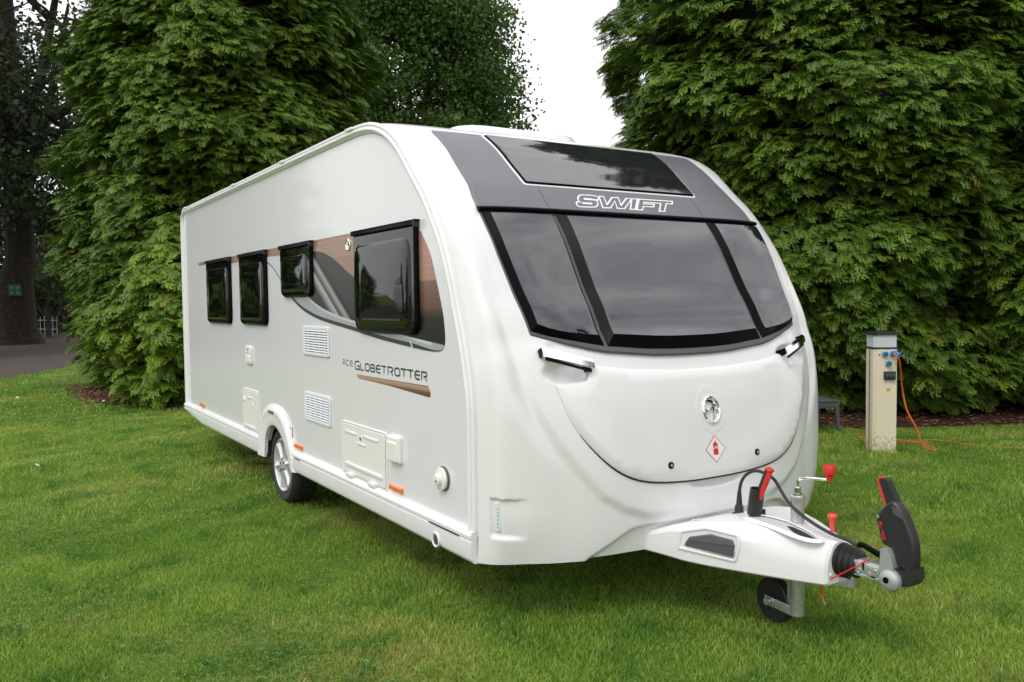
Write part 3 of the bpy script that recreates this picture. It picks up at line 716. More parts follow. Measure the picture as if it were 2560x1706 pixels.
patch('swoosh_gap', [(-.655, 1.285), (-.645, 1.288), (-.610, 1.250), (-.624, 1.250)], SD, .003, .0036, M_side, swo)
patch('grey_film', [(-3.2, 1.842), (-3.19, 1.812), (-3.158, 1.805), (-3.029, 1.778), (-2.907, 1.725), (-2.813, 1.676), (-2.75, 1.62), (-2.65, 1.60), (-2.65, 1.80), (-2.75, 1.832)], SD, .0006, .0012, mat('lilac_grey_film', (.60, .61, .67), .25), van)
mb = MB(); mb.tube([SD(a, b, .0014) for a, b in [(-3.21, 1.812), (-3.158, 1.807), (-3.09, 1.797), (-3.029, 1.780), (-2.965, 1.757), (-2.907, 1.727), (-2.813, 1.678), (-2.73, 1.625)]], .004, 6); mb.out('graphic_pinstripe', M_letter, van)
patch('grey_film', [(-5.22, 1.868), (-5.20, 1.832), (-4.6, 1.825), (-3.9, 1.822), (-3.9, 1.838), (-5.0, 1.838), (-5.0, 1.870)], SD, .0006, .0011, mat('pale_grey_film', (.55, .55, .60), .3), van)
# printed fine lines on the copper
mb = MB()
for k in range(9): mb.box((-1.85+.03*k, -.0012, 1.875-.013*k), (1.05-.04*k, .0006, .0022))
mb.out('film_pinstripes', mat('copper_line', (.62, .46, .38), .3, metal=.3), van)
V, F = ringpoly(lambda a, b, h: SD(-1.463+a*.037, 1.829+b*.037, h), 0, 0, [(1, .001), (1, .006), (.85, .009), (.8, .005), (0, .005)], 28); bb = obj('side_badge', V, F, M_chrome, van, 40)
V = []; F = []
for P in birds:
    P = ccw([(p[0]*.7, p[1]*.7) for p in P]); n = len(P); o = len(V); V += [SD(-1.463+a*.037, 1.829+b*.037, .0058) for a, b in P]; F.append(tuple(range(o, o+n)))
obj('badge_bird', V, F, M_bgloss, bb, 0)
# ACE GLOBETROTTER
z0, z1 = 1.0975, 1.137
xs = [('G', -1.402, -1.336), ('L', -1.317, -1.272), ('O', -1.249, -1.190), ('B', -1.169, -1.115), ('E', -1.094, -1.035), ('T', -1.021, -.958), ('R', -.934, -.872), ('O', -.846, -.784), ('T', -.771, -.703), ('T', -.693, -.622), ('E', -.605, -.548), ('R', -.526, -.470)]
wl = word([(c, a, b, z0, z1+(.006 if i == 0 else 0)) for i, (c, a, b) in enumerate(xs)], .0085)
multi('model_lettering', wl, SD, M_letter, van, .0010, dh=.00002)
wl = word([('A', -1.595, -1.560, 1.112, 1.144), ('C', -1.537, -1.500, 1.112, 1.143)], .0048) + strokes([[(-1.440, 1.142), (-1.465, 1.142), (-1.480, 1.132)], [(-1.480, 1.122), (-1.465, 1.111), (-1.440, 1.111)]], .0048)
multi('model_lettering', wl, SD, M_letter, van, .0010, dh=.00002)
multi('lettering_bar', strokes([[(-1.495, 1.127), (-1.425, 1.127)]], .004), SD, mat('dark_copper_ink', (.30, .19, .15), .3, metal=.3), van, .0015)
ul = [(-1.388, 1.067), (-.459, 1.071), (-.440, 1.052), (-.433, 1.036), (-.437, 1.020), (-.452, 1.015), (-.919, 1.036), (-1.349, 1.045), (-1.365, 1.050)]
un = patch('model_underline', ul, SD, .0004, .0010, ramp_mat('underline_film', 'Object', [(0, (.16, .07, .05)), (.40, (.22, .10, .075)), (.55, (.50, .30, .21)), (.85, (.56, .38, .29)), (1, (.10, .05, .04))], k=18., off=-18.*1.016), van)

# --- fridge vents
def vent(z0, z1):
    root = bpy.data.objects.new('fridge_vent', None); link(root, van); x0, x1 = -2.305, -1.815
    P = ccw(rect(x0, x1, z0, z1, .018)); Q = inset(P, .022); V = []; F = []; n = len(P)
    for L_, h in ((P, .001), (P, .007), (inset(P, .004), .010), (inset(P, .018), .010), (Q, .006), (Q, .001)): V += [SD(a, b, h) for a, b in L_]
    for i in range(5):
        for j in range(n): F.append((i*n+j, i*n+(j+1) % n, (i+1)*n+(j+1) % n, (i+1)*n+j))
    obj('vent_frame', V, F, M_plast, root, 25)
    patch('vent_backing', Q, SD, .0, .0012, mat('vent_dark', (.10, .11, .13), .7), root)
    ns = 9; hgt = (z1-z0-.044)
    for i in range(ns):
        z = z0+.022+hgt*(i+.5)/ns; mb = MB()
        R = Matrix.Rotation(math.radians(-38), 3, 'X'); mb.box(((x0+x1)/2, -.0065, z+.002), (x1-x0-.05, .0045, hgt/ns*.66), R); mb.out('slat', M_plast, root, 0)
    for x in (-2.20, -2.10, -2.0, -1.90):
        mb = MB(); mb.box((x, -.0035, (z0+z1)/2), (.004, .006, hgt)); mb.out('vent_rib', M_plast, root, 0)
vent(1.142, 1.336); vent(.698, .893)
# --- service doors
class Pieces:
    def __init__(s, parent): s.p = parent
    def box(s, *a, **k): m_ = MB(); m_.box(*a, **k); m_.out('door_moulding', M_trim, s.p, 25)
    def lathe(s, *a, **k): m_ = MB(); m_.lathe(*a, **k); m_.out('door_catch', M_trim, s.p, 25)
def door(name, x0, x1, z0, z1, extra):
    d = patch(name, rect(x0, x1, z0, z1, .022), SD, .0005, .009, M_trim, van, bev=.004)
    f = patch('door_leaf', rect(x0+.016, x1-.014, z0+.012, z1-.012, .018), SD, .009, .014, M_ivory, d, bev=.003)
    e = patch('door_gap', rect(x0+.013, x1-.011, z0+.009, z1-.009, .02), SD, .008, .0094, M_grey, d)
    extra(Pieces(d))
    return d
def ex1(mb):
    mb.box((-1.46, -.0155, .715), (.18, .008, .014), bev=.004); mb.box((-1.17, -.0155, .715), (.22, .008, .014), bev=.004); mb.box((-1.30, -.0155, .665), (.13, .008, .012), bev=.004)
    mb.box((-1.28, -.018, .520), (.54, .012, .020), bev=.006)
    for x in (-1.46, -1.13): mb.box((x, -.022, .462), (.09, .028, .022), bev=.006)
dd = door('gas_locker_door', -1.625, -.957, .452, .775, ex1)
mb = MB(); mb.lathe([(.010, 0), (.010, .004)], (-1.305, -.014, .697), (0, -1, 0), 14); mb.out('door_lock', M_bgloss, dd)
mb = MB(); mb.lathe([(.019, 0), (.019, .003), (.012, .0035)], (-1.305, -.014, .697), (0, -1, 0), 18); mb.out('lock_plate', M_trim, dd)
def ex2(mb):
    mb.box((-3.65, -.016, .725), (.16, .008, .012), bev=.004); mb.box((-3.66, -.017, .487), (.30, .010, .016), bev=.005)
    for z in (.70,): mb.lathe([(.020, .012), (.020, .022), (.01, .026)], (-3.81, 0, z), (0, -1, 0), 14)
    mb.box((-3.56, -.017, .67), (.03, .008, .03), bev=.004)
door('toilet_service_door', -3.885, -3.440, .452, .793, ex2)
# mains inlet beside the gas door
mi_ = patch('mains_inlet_cover', rect(-.915, -.768, .632, .776, .012), SD, .0005, .028, M_ivory, van, bev=.012)
patch('inlet_flap', rect(-.90, -.783, .640, .745, .010), SD, .027, .036, M_ivory, mi_, bev=.006)
# shower point
sp = patch('shower_point', rect(-3.745, -3.575, .995, 1.148, .03), SD, .0005, .016, M_ivory, van, bev=.006)
patch('point_flap', rect(-3.70, -3.62, 1.010, 1.072, .014), SD, .015, .024, M_ivory, sp, bev=.004)
mb = MB(); mb.lathe([(.010, 0), (.010, .002)], (-3.66, -.0165, 1.115), (0, -1, 0), 12); mb.box((-3.66, -.0165, 1.086), (.045, .003, .006)); mb.out('point_key', M_grey, sp)
# water inlet
wi = MB(); wi.lathe([(.060, .0), (.060, .008), (.056, .010), (.052, .0105)], (-.308, 0, .636), (0, -1, 0), 32); wr = wi.out('water_inlet', M_grey, van)
mb = MB(); mb.lathe([(.055, .009), (.056, .018), (.052, .023), (.034, .025), (.030, .026), (.027, .045), (.022, .048)], (-.310, 0, .636), (0, -1, 0), 32)
mb.box((-.265, -.02, .633), (.022, .008, .008)); mb.box((-.325, -.03, .592), (.02, .010, .010)); mb.out('inlet_cap', M_ivory, wr)
mb = MB(); mb.box((-.300, -.0485, .630), (.012, .003, .008)); mb.out('cap_keyhole', M_bgloss, wr)
for x0 in (-5.495, -2.536, -.922):
    w = .155 if x0 > -5 else .165
    patch('side_marker_lamp', rect(x0, x0+w, .474, .502, .006), SD, .0005, .016, M_orange, van, bev=.005)

# --- drawbar cover (A-frame fairing)
XS = [.30, .43, .50, .60, .72, .84, .95, 1.03, 1.068, 1.078]
def yn(x): return .72+(x-.33)/(1.075-.33)*.305 if x < 1.07 else 1.034
TOPZ = {.30: .40, .43: .452, .50: .470, .60: .494, .72: .503, .84: .498, .95: .484, 1.03: .474, 1.068: .475, 1.078: .470}
BOTZ = {.30: .318, .43: .305, .50: .296, .60: .293, .72: .293, .84: .294, .95: .296, 1.03: .298, 1.068: .300, 1.078: .304}
V = []; F = []
def crosssec(x):
    a = yn(x); zt = TOPZ[x]; zb = BOTZ[x]; o = []
    cen = 1.125; w = cen-a
    q = .35+.65*min(1, max(0, (x-.40)/.30)); L = [(a+.010, zb), (a, zb+.008), (a-.002, (zb+zt)/2-.02), (a+.003*q, zt-.066*q), (a+.032*q, zt-.014*q), (a+.042*q, zt-.003), (a+.060, zt)]
    cz = zt-.004
    L += [(cen-w*.35, zt+.001), (cen, zt)]
    R_ = [(2*cen-p[0], p[1]-(.010 if p[1] > .38 else 0)) for p in L[:-1]][::-1]
    return L+R_
for x in XS:
    for y, z in crosssec(x): V.append((x, y, z))
k = len(crosssec(.3))
for i in range(len(XS)-1):
    for j in range(k-1): F.append((i*k+j, (i+1)*k+j, (i+1)*k+j+1, i*k+j+1))
F.append(tuple(range(len(V)-k, len(V))))
cov = obj('drawbar_cover', V, [f[::-1] for f in F], M_trim, van, 22)
bv = cov.modifiers.new('bev', 'BEVEL'); bv.width = .003; bv.segments = 2; bv.limit_method = 'ANGLE'; bv.angle_limit = math.radians(35)
# side pocket and its grey grip, lying in the near face
n0 = Vector((.305, -.745, 0)).normalized(); tdir = Vector((.745, .305, 0)).normalized(); base = Vector((.33, .72, 0))
def NF(a, z, h): return tuple(base+tdir*a+n0*h+Vector((0, 0, z)))
def alen(x): return (x-.33)/.745*math.hypot(.745, .305)
frame = [(alen(.470), .352), (alen(.485), .440), (alen(.60), .474), (alen(.735), .462), (alen(.745), .40), (alen(.725), .335)]
grip = [(alen(.508), .372), (alen(.506), .384), (alen(.528), .418), (alen(.620), .444), (alen(.712), .434), (alen(.722), .409), (alen(.712), .360)]
P = ccw(rounded(frame, .012)); Q = inset(P, .014); V = []; F = []; n = len(P)
for L_, h in ((P, .002), (inset(P, .004), .009), (inset(P, .010), .009), (Q, .003)): V += [NF(a, z, h) for a, z in L_]
for i in range(3):
    for j in range(n): F.append((i*n+j, i*n+(j+1) % n, (i+1)*n+(j+1) % n, (i+1)*n+j))
obj('pocket_rim', V, F, M_trim, cov, 50)
patch('pocket', Q, NF, .0, .004, M_trim, cov)
gp = patch('pocket_grip', rounded(grip, .007), NF, .003, .010, M_grey, cov, bev=.004)
patch('grip_facet', [(alen(.528), .400), (alen(.720), .406), (alen(.712), .434), (alen(.620), .444), (alen(.528), .418)], NF, .0095, .0125, mat('grip_top', (.11, .112, .12), .45), gp, bev=.003)
# slot in the top
slot = [(.68, 1.00), (.74, .985), (.86, .985), (.98, .995), (1.03, 1.03), (1.01, 1.045), (.95, 1.07), (.83, 1.085), (.72, 1.07), (.67, 1.04)]
slotS = ccw([tuple(p) for p in catmull(np.array(slot+[slot[0]]), 3)][:-1])
TP = lambda a, b, h: (a, b, float(np.interp(a, XS, [TOPZ[x] for x in XS]))+h)
P = slotS; V = []; F = []; n = len(P)
for L_, h in ((inset(P, -.022), .0015), (inset(P, -.010), .010), (inset(P, -.003), .012), (P, .008)): V += [TP(a, b, h) for a, b in L_]
for i in range(3):
    for j in range(n): F.append((i*n+j, i*n+(j+1) % n, (i+1)*n+(j+1) % n, (i+1)*n+j))
obj('slot_rim', V, F, M_trim, cov, 60)
patch('slot_well', inset(P, .0), TP, .001, .0035, mat('well_white', (.55, .55, .56), .5), cov)
patch('slot_hole', [tuple(p) for p in catmull(np.array([(.86, 1.045), (.93, 1.012), (1.0, 1.012), (1.035, 1.022), (1.01, 1.040), (.95, 1.058), (.88, 1.062), (.86, 1.045)]), 3)][:-1], TP, .003, .0045, M_under, cov)
patch('rating_label', [(.415, .93), (.455, .88), (.485, .905), (.445, .955)], TP, .002, .006, M_white, cov)
multi('label_print', [[(.425, .930), (.453, .895), (.472, .908), (.444, .942)]], TP, mat('pink_print', (.65, .22, .18), .5), cov, .0066)
# --- plug and electric lead
mb = MB(); mb.lathe([(.022, -.01), (.022, .030), (.021, .034), (.020, .058), (.015, .062), (.013, .085), (.009, .128), (.007, .130)], (.520, 1.125, .450), (.02, 0, 1), 20); mb.box((.512, 1.108, .462), (.022, .022, .030), bev=.004)
plug = mb.out('plug', M_black, van); mb = MB(); mb.box((.5215, 1.0865, .465), (.024, .003, .018)); mb.out('plug_label', M_white, plug)
cab = [(.525, 1.12, .57), (.540, 1.118, .625), (.575, 1.115, .668), (.630, 1.112, .694), (.690, 1.11, .692), (.740, 1.11, .672), (.775, 1.11, .632), (.815, 1.11, .588), (.87, 1.11, .553), (.95, 1.11, .520), (1.04, 1.11, .496), (1.12, 1.11, .487), (1.17, 1.115, .470)]
cab = catmull(np.array(cab), 5); mb = MB(); mb.tube(cab, .0075, 10); mb.out('electric_lead', M_black, van)
# --- handbrake
hb = MB(); hb.box((.684, 1.055, .49), (.026, .026, .17), bev=.003); hr = hb.out('handbrake', M_steel, van)
mb = MB(); mb.box((.700, 1.085, .475), (.010, .02, .12), bev=.003); mb.out('brake_strut', M_black, hr)
mb = MB(); mb.lathe([(.028, 0), (.033, .01), (.033, .09), (.032, .128), (.027, .128), (.025, .10)], (.668, 1.06, .502), (.15, 0, 1), 20); mb.out('brake_sleeve', M_black, hr)
ax = Vector((.45, 0, 1)).normalized(); Rm = ax.to_track_quat('Z', 'Y').to_matrix()
mb = MB(); mb.box(Vector((.697, 1.06, .60))+ax*.055, (.030, .026, .17), Rm, bev=.005); mb.out('brake_grip', M_black, hr)
mb = MB(); mb.box(Vector((.7135, 1.050, .602))+ax*.055, (.011, .024, .14), Rm, bev=.004); mb.box(Vector((.699, 1.058, .60))+ax*.138, (.034, .030, .012), Rm, bev=.004); mb.out('grip_inlay', M_red, hr)
# --- jockey wheel
jx, jy = .842, 1.14
jw = MB(); jw.lathe([(.030, -.40), (.030, .115), (.033, .118), (.033, .130), (.024, .134)], (jx, jy, .485), (0, 0, 1), 24); jr = jw.out('jockey_wheel', M_steel, van)
mb = MB(); mb.lathe([(.020, .0), (.020, .006), (.013, .008), (.013, .032), (.010, .036)], (jx, jy, .620), (0, 0, 1), 6)
cp = catmull(np.array([(jx, jy, .645), (jx, jy, .676), (jx+.008, jy, .690), (jx+.03, jy+.005, .698), (jx+.08, jy+.02, .702), (.965, jy+.04, .703)]), 5); mb.tube(cp, .006, 10); mb.out('crank_arm', M_chrome, jr)
mb = MB(); mb.lathe([(.013, -.004), (.014, .022), (.026, .028), (.027, .058), (.024, .064)], (.974, jy+.04, .703), (0, 0, 1), 20); mb.out('crank_knob', M_red, jr)
jc = (.70, 1.165, .107)
mb = MB(); mb.lathe([(.030, -.02), (.095, -.024), (.100, -.020), (.102, 0), (.100, .020), (.090, .024), (.030, .02)], jc, (.12, 1, 0), 40); mb.out('jockey_tyre', M_black, jr)
mb = MB(); 
R = Matrix.Rotation(math.radians(4), 3, 'Y'); mb.box((.755, 1.122, .105), (.16, .006, .042), R, bev=.002); mb.lathe([(.017, 0), (.017, .012)], (.70, 1.115, .11), (0, -1, 0), 14); mb.out('fork_plate', M_steel, jr)
mb = MB(); mb.box((.815, 1.165, .17), (.05, .06, .20), bev=.004); mb.out('jockey_bracket', M_steel, jr)
# red release lever
mb = MB(); mb.lathe([(.010, 0), (.011, .04), (.012, .052), (.020, .058), (.021, .068), (.016, .076)], (.975, 1.20, .478), (.0, 0, 1), 16); mb.out('clamp_lever', M_redcoral, van)
# --- coupling head
cr_ = bpy.data.objects.new('hitch_coupling', None); link(cr_, van)
CY = 1.125
mb = MB(); pr = [(.048, .0)]
for i in range(4): pr += [(.068-.004*i, .006+i*.025), (.070-.004*i, .014+i*.025), (.055-.003*i, .023+i*.025)]
pr.append((.040, .104)); mb.lathe(pr, (1.068, CY, .397), (1, 0, 0), 32); mb.out('bellows', M_black, cr_, 60)
mb = MB(); mb.box((1.215, CY, .412), (.15, .062, .030), bev=.008); mb.box((1.215, CY, .390), (.15, .070, .058), bev=.006); mb.lathe([(.008, 0), (.008, .012)], (1.185, CY-.033, .388), (0, -1, 0), 6); mb.lathe([(.009, 0), (.009, .008)], (1.225, CY-.033, .38), (0, -1, 0), 12)
mb.box((1.165, CY-.032, .40), (.02, .02, .05), bev=.003)
mb.out('coupling_body', M_steel, cr_)
mb = MB(); mb.box((1.20, CY-.036, .405), (.007, .002, .03)); mb.box((1.245, CY-.036, .372), (.02, .002, .008)); mb.out('coupling_slots', M_bgloss, cr_)
for x, z in ((1.175, .402), (1.175, .376), (1.255, .402)):
    mb = MB(); mb.lathe([(.0055, 0), (.0055, .005), (.003, .007)], (x, CY-.034, z), (0, -1, 0), 8); mb.out('coupling_rivet', M_chrome, cr_)
mb = MB(); mb.prism(ccw([(1.150, .362), (1.285, .366), (1.285, .372), (1.150, .370)]), lambda a, b, h: (a, CY-h, b), -.040, .040); mb.out('coupling_lip', M_steel, cr_)
mb = MB(); mb.lathe([(.040, 0), (.043, .004), (.043, .014), (.040, .018)], (1.155, CY, .397), (1, 0, 0), 28); mb.out('bellows_clip', M_dgap, cr_)
# friction discs (silver) either side of the black head
for sgn in (-1, 1):
    mb = MB(); mb.lathe([(.044, -.008), (.045, .004), (.040, .016), (.028, .024), (.016, .026)], (1.322, CY+sgn*.038, .384), (0, sgn, 0), 32); dk = mb.out('friction_pad', M_silver, cr_)
    mb = MB(); mb.lathe([(.0125, .0245), (.0125, .0275)], (1.318, CY+sgn*.038, .387), (0, sgn, 0), 16); mb.out('pad_bolt', M_bgloss, cr_)
mb = MB(); mb.prism(ccw([(1.279, .41), (1.285, .50), (1.292, .506), (1.316, .506), (1.330, .48), (1.338, .44), (1.336, .41)]), lambda a, b, h: (a, CY-h, b), -.005, .050); mb.out('pad_arm', M_silver, cr_, 20)
mb = MB(); mb.prism(ccw([(1.300, .435), (1.372, .432), (1.412, .448), (1.416, .405), (1.400, .378), (1.352, .366), (1.31, .375)]), lambda a, b, h: (a, CY-h, b), -.036, .034); mb.out('coupling_head', M_black, cr_, 20)
# stabiliser handle, a tall curved black lever with a red-edged grip
hl_ = [(1.283, .664), (1.262, .640), (1.249, .612), (1.252, .590), (1.276, .515), (1.312, .510), (1.328, .472), (1.340, .450), (1.372, .428), (1.404, .438), (1.410, .480), (1.406, .545), (1.386, .600), (1.360, .650), (1.335, .682), (1.318, .690), (1.300, .682)]
hp = ccw([tuple(p) for p in catmull(np.array(hl_+[hl_[0]]), 3)][:-1])
V = []; F = []; n = len(hp); I1 = inset(hp, .008)
HM = lambda a, b, h: (a, CY-h, b)
for L_, h in ((I1, -.024), (hp, -.016), (hp, .020), (I1, .028)): V += [HM(a, b, h) for a, b in L_]
for i in range(3):
    for j in range(n): F.append((i*n+j, i*n+(j+1) % n, (i+1)*n+(j+1) % n, (i+1)*n+j))
F += [tuple(range(3*n, 4*n)), tuple(range(n-1, -1, -1))]
hd = obj('stabiliser_handle', V, F, M_black, cr_, 25)
mb = MB()
gp_ = [(1.293, .655), (1.303, .676), (1.328, .690), (1.338, .676), (1.292, .762), (1.284, .770), (1.252, .766)]
grp = [(1.286, .660), (1.330, .684), (1.288, .765), (1.278, .772), (1.256, .767), (1.252, .756)]
mb.prism(ccw(grp), HM, -.016, .016); mb.out('lever_grip', M_black, hd, 20)
mb = MB(); mb.tube([(1.286, CY-.014, .664), (1.274, CY-.015, .690), (1.262, CY-.015, .725), (1.250, CY-.013, .757), (1.256, CY-.010, .770), (1.276, CY-.008, .774)], .0055, 8); mb.out('grip_edge', M_red, hd)
mb = MB(); mb.lathe([(.007, 0), (.007, .002)], (1.263, CY-.034, .621), (0, -1, 0), 14); mb.out('handle_rivet', M_steel, hd)
mb = MB()
for i in range(7):
    t = i/6; mb.tube([(1.322+.006*t, CY-.0345, .672-.026*t-.0), (1.350+.014*t, CY-.0345, .662-.030*t)], .0012, 5)
mb.out('grip_ribs', M_grey, hd)
# red maker's lettering down the handle
CH = {'A': [[(0, 0), (.5, 1), (1, 0)], [(.2, .35), (.8, .35)]], 'L': [[(0, 1), (0, 0), (1, 0)]], '-': [[(.1, .5), (.9, .5)]], 'K': [[(0, 0), (0, 1)], [(1, 1), (.05, .5), (1, 0)]], 'O': [[(.3, 1), (.7, 1), (1, .7), (1, .3), (.7, 0), (.3, 0), (0, .3), (0, .7), (.3, 1)]]}
pol = []; dwn = Vector((.020, -.074)).normalized(); acr = Vector((-dwn.y, dwn.x))
st_ = Vector((1.2735, .604))
for i, ch in enumerate('AL-KO'):
    o = st_+dwn*(i*.0148)
    for P in strokes(CH[ch], .28):
        pol.append([tuple(o+dwn*(a*.0115)+acr*(b-.5)*.014) for a, b in P])
multi('handle_lettering', [ccw(p) for p in pol], HM, M_redink, hd, .0345, dh=.00002)
# coupling hand lever
mb = MB(); mb.tube([(1.158, CY-.01, .474), (1.170, CY-.01, .483), (1.186, CY-.01, .482), (1.272, CY-.01, .455)], [.008, .011, .011, .013], 12); mb.box((1.272, CY-.01, .452), (.022, .03, .040), bev=.004); mb.out('release_handle', M_bgloss, cr_)
# breakaway cable
bc = catmull(np.array([(1.235, 1.09, .445), (1.200, 1.08, .420), (1.150, 1.065, .380), (1.09, 1.05, .335), (1.055, 1.045, .310), (1.040, 1.045, .285), (1.032, 1.05, .255), (1.040, 1.06, .225)]), 5)
mb = MB(); mb.tube(bc, .0028, 8); mb.out('breakaway_cable', M_redink, van)
bc = catmull(np.array([(1.040, 1.10, .30), (1.08, 1.12, .315), (1.13, 1.125, .338), (1.17, 1.12, .36)]), 4)
mb = MB(); mb.tube(bc, .0028, 8); mb.out('cable_end', M_redink, van); mb = MB(); mb.tube([(1.038, 1.05, .235), (1.046, 1.06, .205), (1.05, 1.06, .225)], .003, 6); mb.out('burst_ring', M_steel, van)
mb = MB(); mb.box((1.08, 1.125, .312), (.10, .05, .035)); mb.box((1.135, 1.12, .318), (.012, .02, .05), bev=.002); mb.out('drawbar_tube', M_steel, van)
mb = MB(); mb.lathe([(.009, 0), (.006, .004)], (1.079, 1.05, .345), (1, 0, 0), 10); mb.out('cover_screw', M_trim, cov)

# ================================================================== SETTING
def g_noise_nodes(t, scale, detail=5, rough=.55, vec=None):
    n = t.nodes.new('ShaderNodeTexNoise'); n.inputs['Scale'].default_value = scale; n.inputs['Detail'].default_value = detail; n.inputs['Roughness'].default_value = rough
    g = t.nodes.new('ShaderNodeNewGeometry')
    s = t.nodes.new('ShaderNodeSeparateXYZ'); c = t.nodes.new('ShaderNodeCombineXYZ'); t.links.new(g.outputs['Position'], s.inputs[0]); t.links.new(s.outputs[0], c.inputs[0]); t.links.new(s.outputs[1], c.inputs[1])
    t.links.new(c.outputs[0], n.inputs['Vector']); return n.outputs[0]
def ramp(t, fac, stops):
    r = t.nodes.new('ShaderNodeValToRGB'); e = r.color_ramp.elements
    e[0].position = stops[0][0]; e[0].color = (*stops[0][1], 1); e[1].position = stops[-1][0]; e[1].color = (*stops[-1][1], 1)
    for p, c in stops[1:-1]: e.new(p).color = (*c, 1)
    t.links.new(fac, r.inputs[0]); return r.outputs[0]
def mixc(t, f, a, b, mode='MIX'):
    n = t.nodes.new('ShaderNodeMixRGB'); n.blend_type = mode
    for i, v in enumerate((f, a, b)):
        if isinstance(v, (int, float)): n.inputs[i].default_value = v
        elif isinstance(v, tuple): n.inputs[i].default_value = (*v, 1)
        else: t.links.new(v, n.inputs[i])
    return n.outputs[0]
def lawn_colour(t):
    a = ramp(t, g_noise_nodes(t, .55, 5), [(.36, (.135, .245, .030)), (.52, (.196, .298, .046)), (.66, (.290, .320, .080))])
    dry = ramp(t, g_noise_nodes(t, 1.15, 6, .62), [(.60, (0, 0, 0)), (.78, (1, 1, 1))])
    c = mixc(t, dry, a, (.34, .28, .115))
    dk = ramp(t, g_noise_nodes(t, 2.6, 5, .6), [(.36, (1, 1, 1)), (.50, (0, 0, 0))])
    return mixc(t, mixc(t, .75, (0, 0, 0), dk), c, (.070, .175, .024))
def ground_mat():
    m = mat('lawn_soil', (.05, .09, .02), .95, spec=.2); t = m.node_tree; b = t.nodes['Principled BSDF']
    c = lawn_colour(t); f = ramp(t, g_noise_nodes(t, 38, 6, .7), [(.35, (.40, .42, .34)), (.70, (1, 1, 1))])
    t.links.new(mixc(t, 1., c, f, 'MULTIPLY'), b.inputs['Base Color'])
    q = t.nodes.new('ShaderNodeBump'); q.inputs['Distance'].default_value = .03; q.inputs['Strength'].default_value = .9; t.links.new(g_noise_nodes(t, 45, 4, .7), q.inputs['Height']); t.links.new(q.outputs[0], b.inputs['Normal'])
    return m
G = 500
mb = MB(); mb.add([(-G, -G, 0), (G, -G, 0), (G, G, 0), (-G, G, 0)], [(0, 1, 2, 3)])
tag(mb.out('ground', ground_mat(), None, 0), kind='structure')
def sheet(name, poly, z, m, kind='structure'):
    P = ccw(poly); V, T = fill(P, 0); o = obj(name, [(a, b, z) for a, b in V], T, m, None, 0); return tag(o, kind=kind)
M_road = mat('tarmac', (.072, .058, .050), .95, spec=.15, var=(3., (.105, .085, .074), .3, .7), bump=(90, .8, .01))
roadP = [(-17.0, -8), (-17.3, -1.5), (-17.9, -1.0), (-19.5, -.2), (-24, 1.0), (-26, 6), (-26, 30), (-70, 30), (-70, -40), (-17, -40)]
sheet('road', roadP, .004, M_road)
M_mulch = mat('bark_mulch', (.085, .035, .022), .95, var=(60, (.035, .018, .012), .35, .65), bump=(70, 1., .02), spec=.2)
def blob(cx, cy, rx, ry, seed, n=40, am=.18):
    r = random.Random(seed); ph = [r.uniform(0, 6.28) for _ in range(5)]
    return [(cx+rx*math.cos(t)*(1+am*sum(math.sin(k*t+ph[k])/k for k in range(1, 5))), cy+ry*math.sin(t)*(1+am*sum(math.sin(k*t+ph[k])/k for k in range(1, 5)))) for t in [2*PI*i/n for i in range(n)]]
mul = [blob(-12.9, 1.6, 2.6, 1.9, 3), [(-7.5, 5.6), (-4.4, 5.6), (-3.3, 6.0), (-2.9, 6.25), (-2.45, 6.4), (-2.32, 6.8), (-1.95, 7.45), (-1.75, 7.85), (-1.62, 8.35), (-1.0, 9.2), (-.4, 10.2), (0.4, 11.5), (0, 16), (-8, 16), (-9, 9)]]
for P in mul: sheet('planting_bed', P, .004, M_mulch)

def inpoly(X, Y, P):
    ins = np.zeros(len(X), bool); A = np.array(P); B = np.roll(A, -1, 0)
    for (x1, y1), (x2, y2) in zip(A, B):
        if y1 != y2: ins ^= ((y1 > Y) != (y2 > Y)) & (X < (x2-x1)*(Y-y1)/(y2-y1)+x1)
    return ins
def bigmesh(name, V, F, m, parent=None, attr=None, k=None):
    """V (n,3), F (m,k) numpy; attr: dict of per-vertex floats"""
    me = bpy.data.meshes.new(name); V = np.ascontiguousarray(V, np.float32); F = np.ascontiguousarray(F, np.int32); k = F.shape[1]
    me.vertices.add(len(V)); me.vertices.foreach_set('co', V.ravel()); me.loops.add(F.size); me.loops.foreach_set('vertex_index', F.ravel())
    me.polygons.add(len(F)); me.polygons.foreach_set('loop_start', np.arange(0, F.size, k, dtype=np.int32)); me.polygons.foreach_set('loop_total', np.full(len(F), k, np.int32))
    me.update(calc_edges=True); me.materials.append(m)
    if attr:
        for a, v in attr.items():
            q = me.attributes.new(a, 'FLOAT', 'POINT'); q.data.foreach_set('value', np.ascontiguousarray(v, np.float32))
    return link(bpy.data.objects.new(name, me), parent)

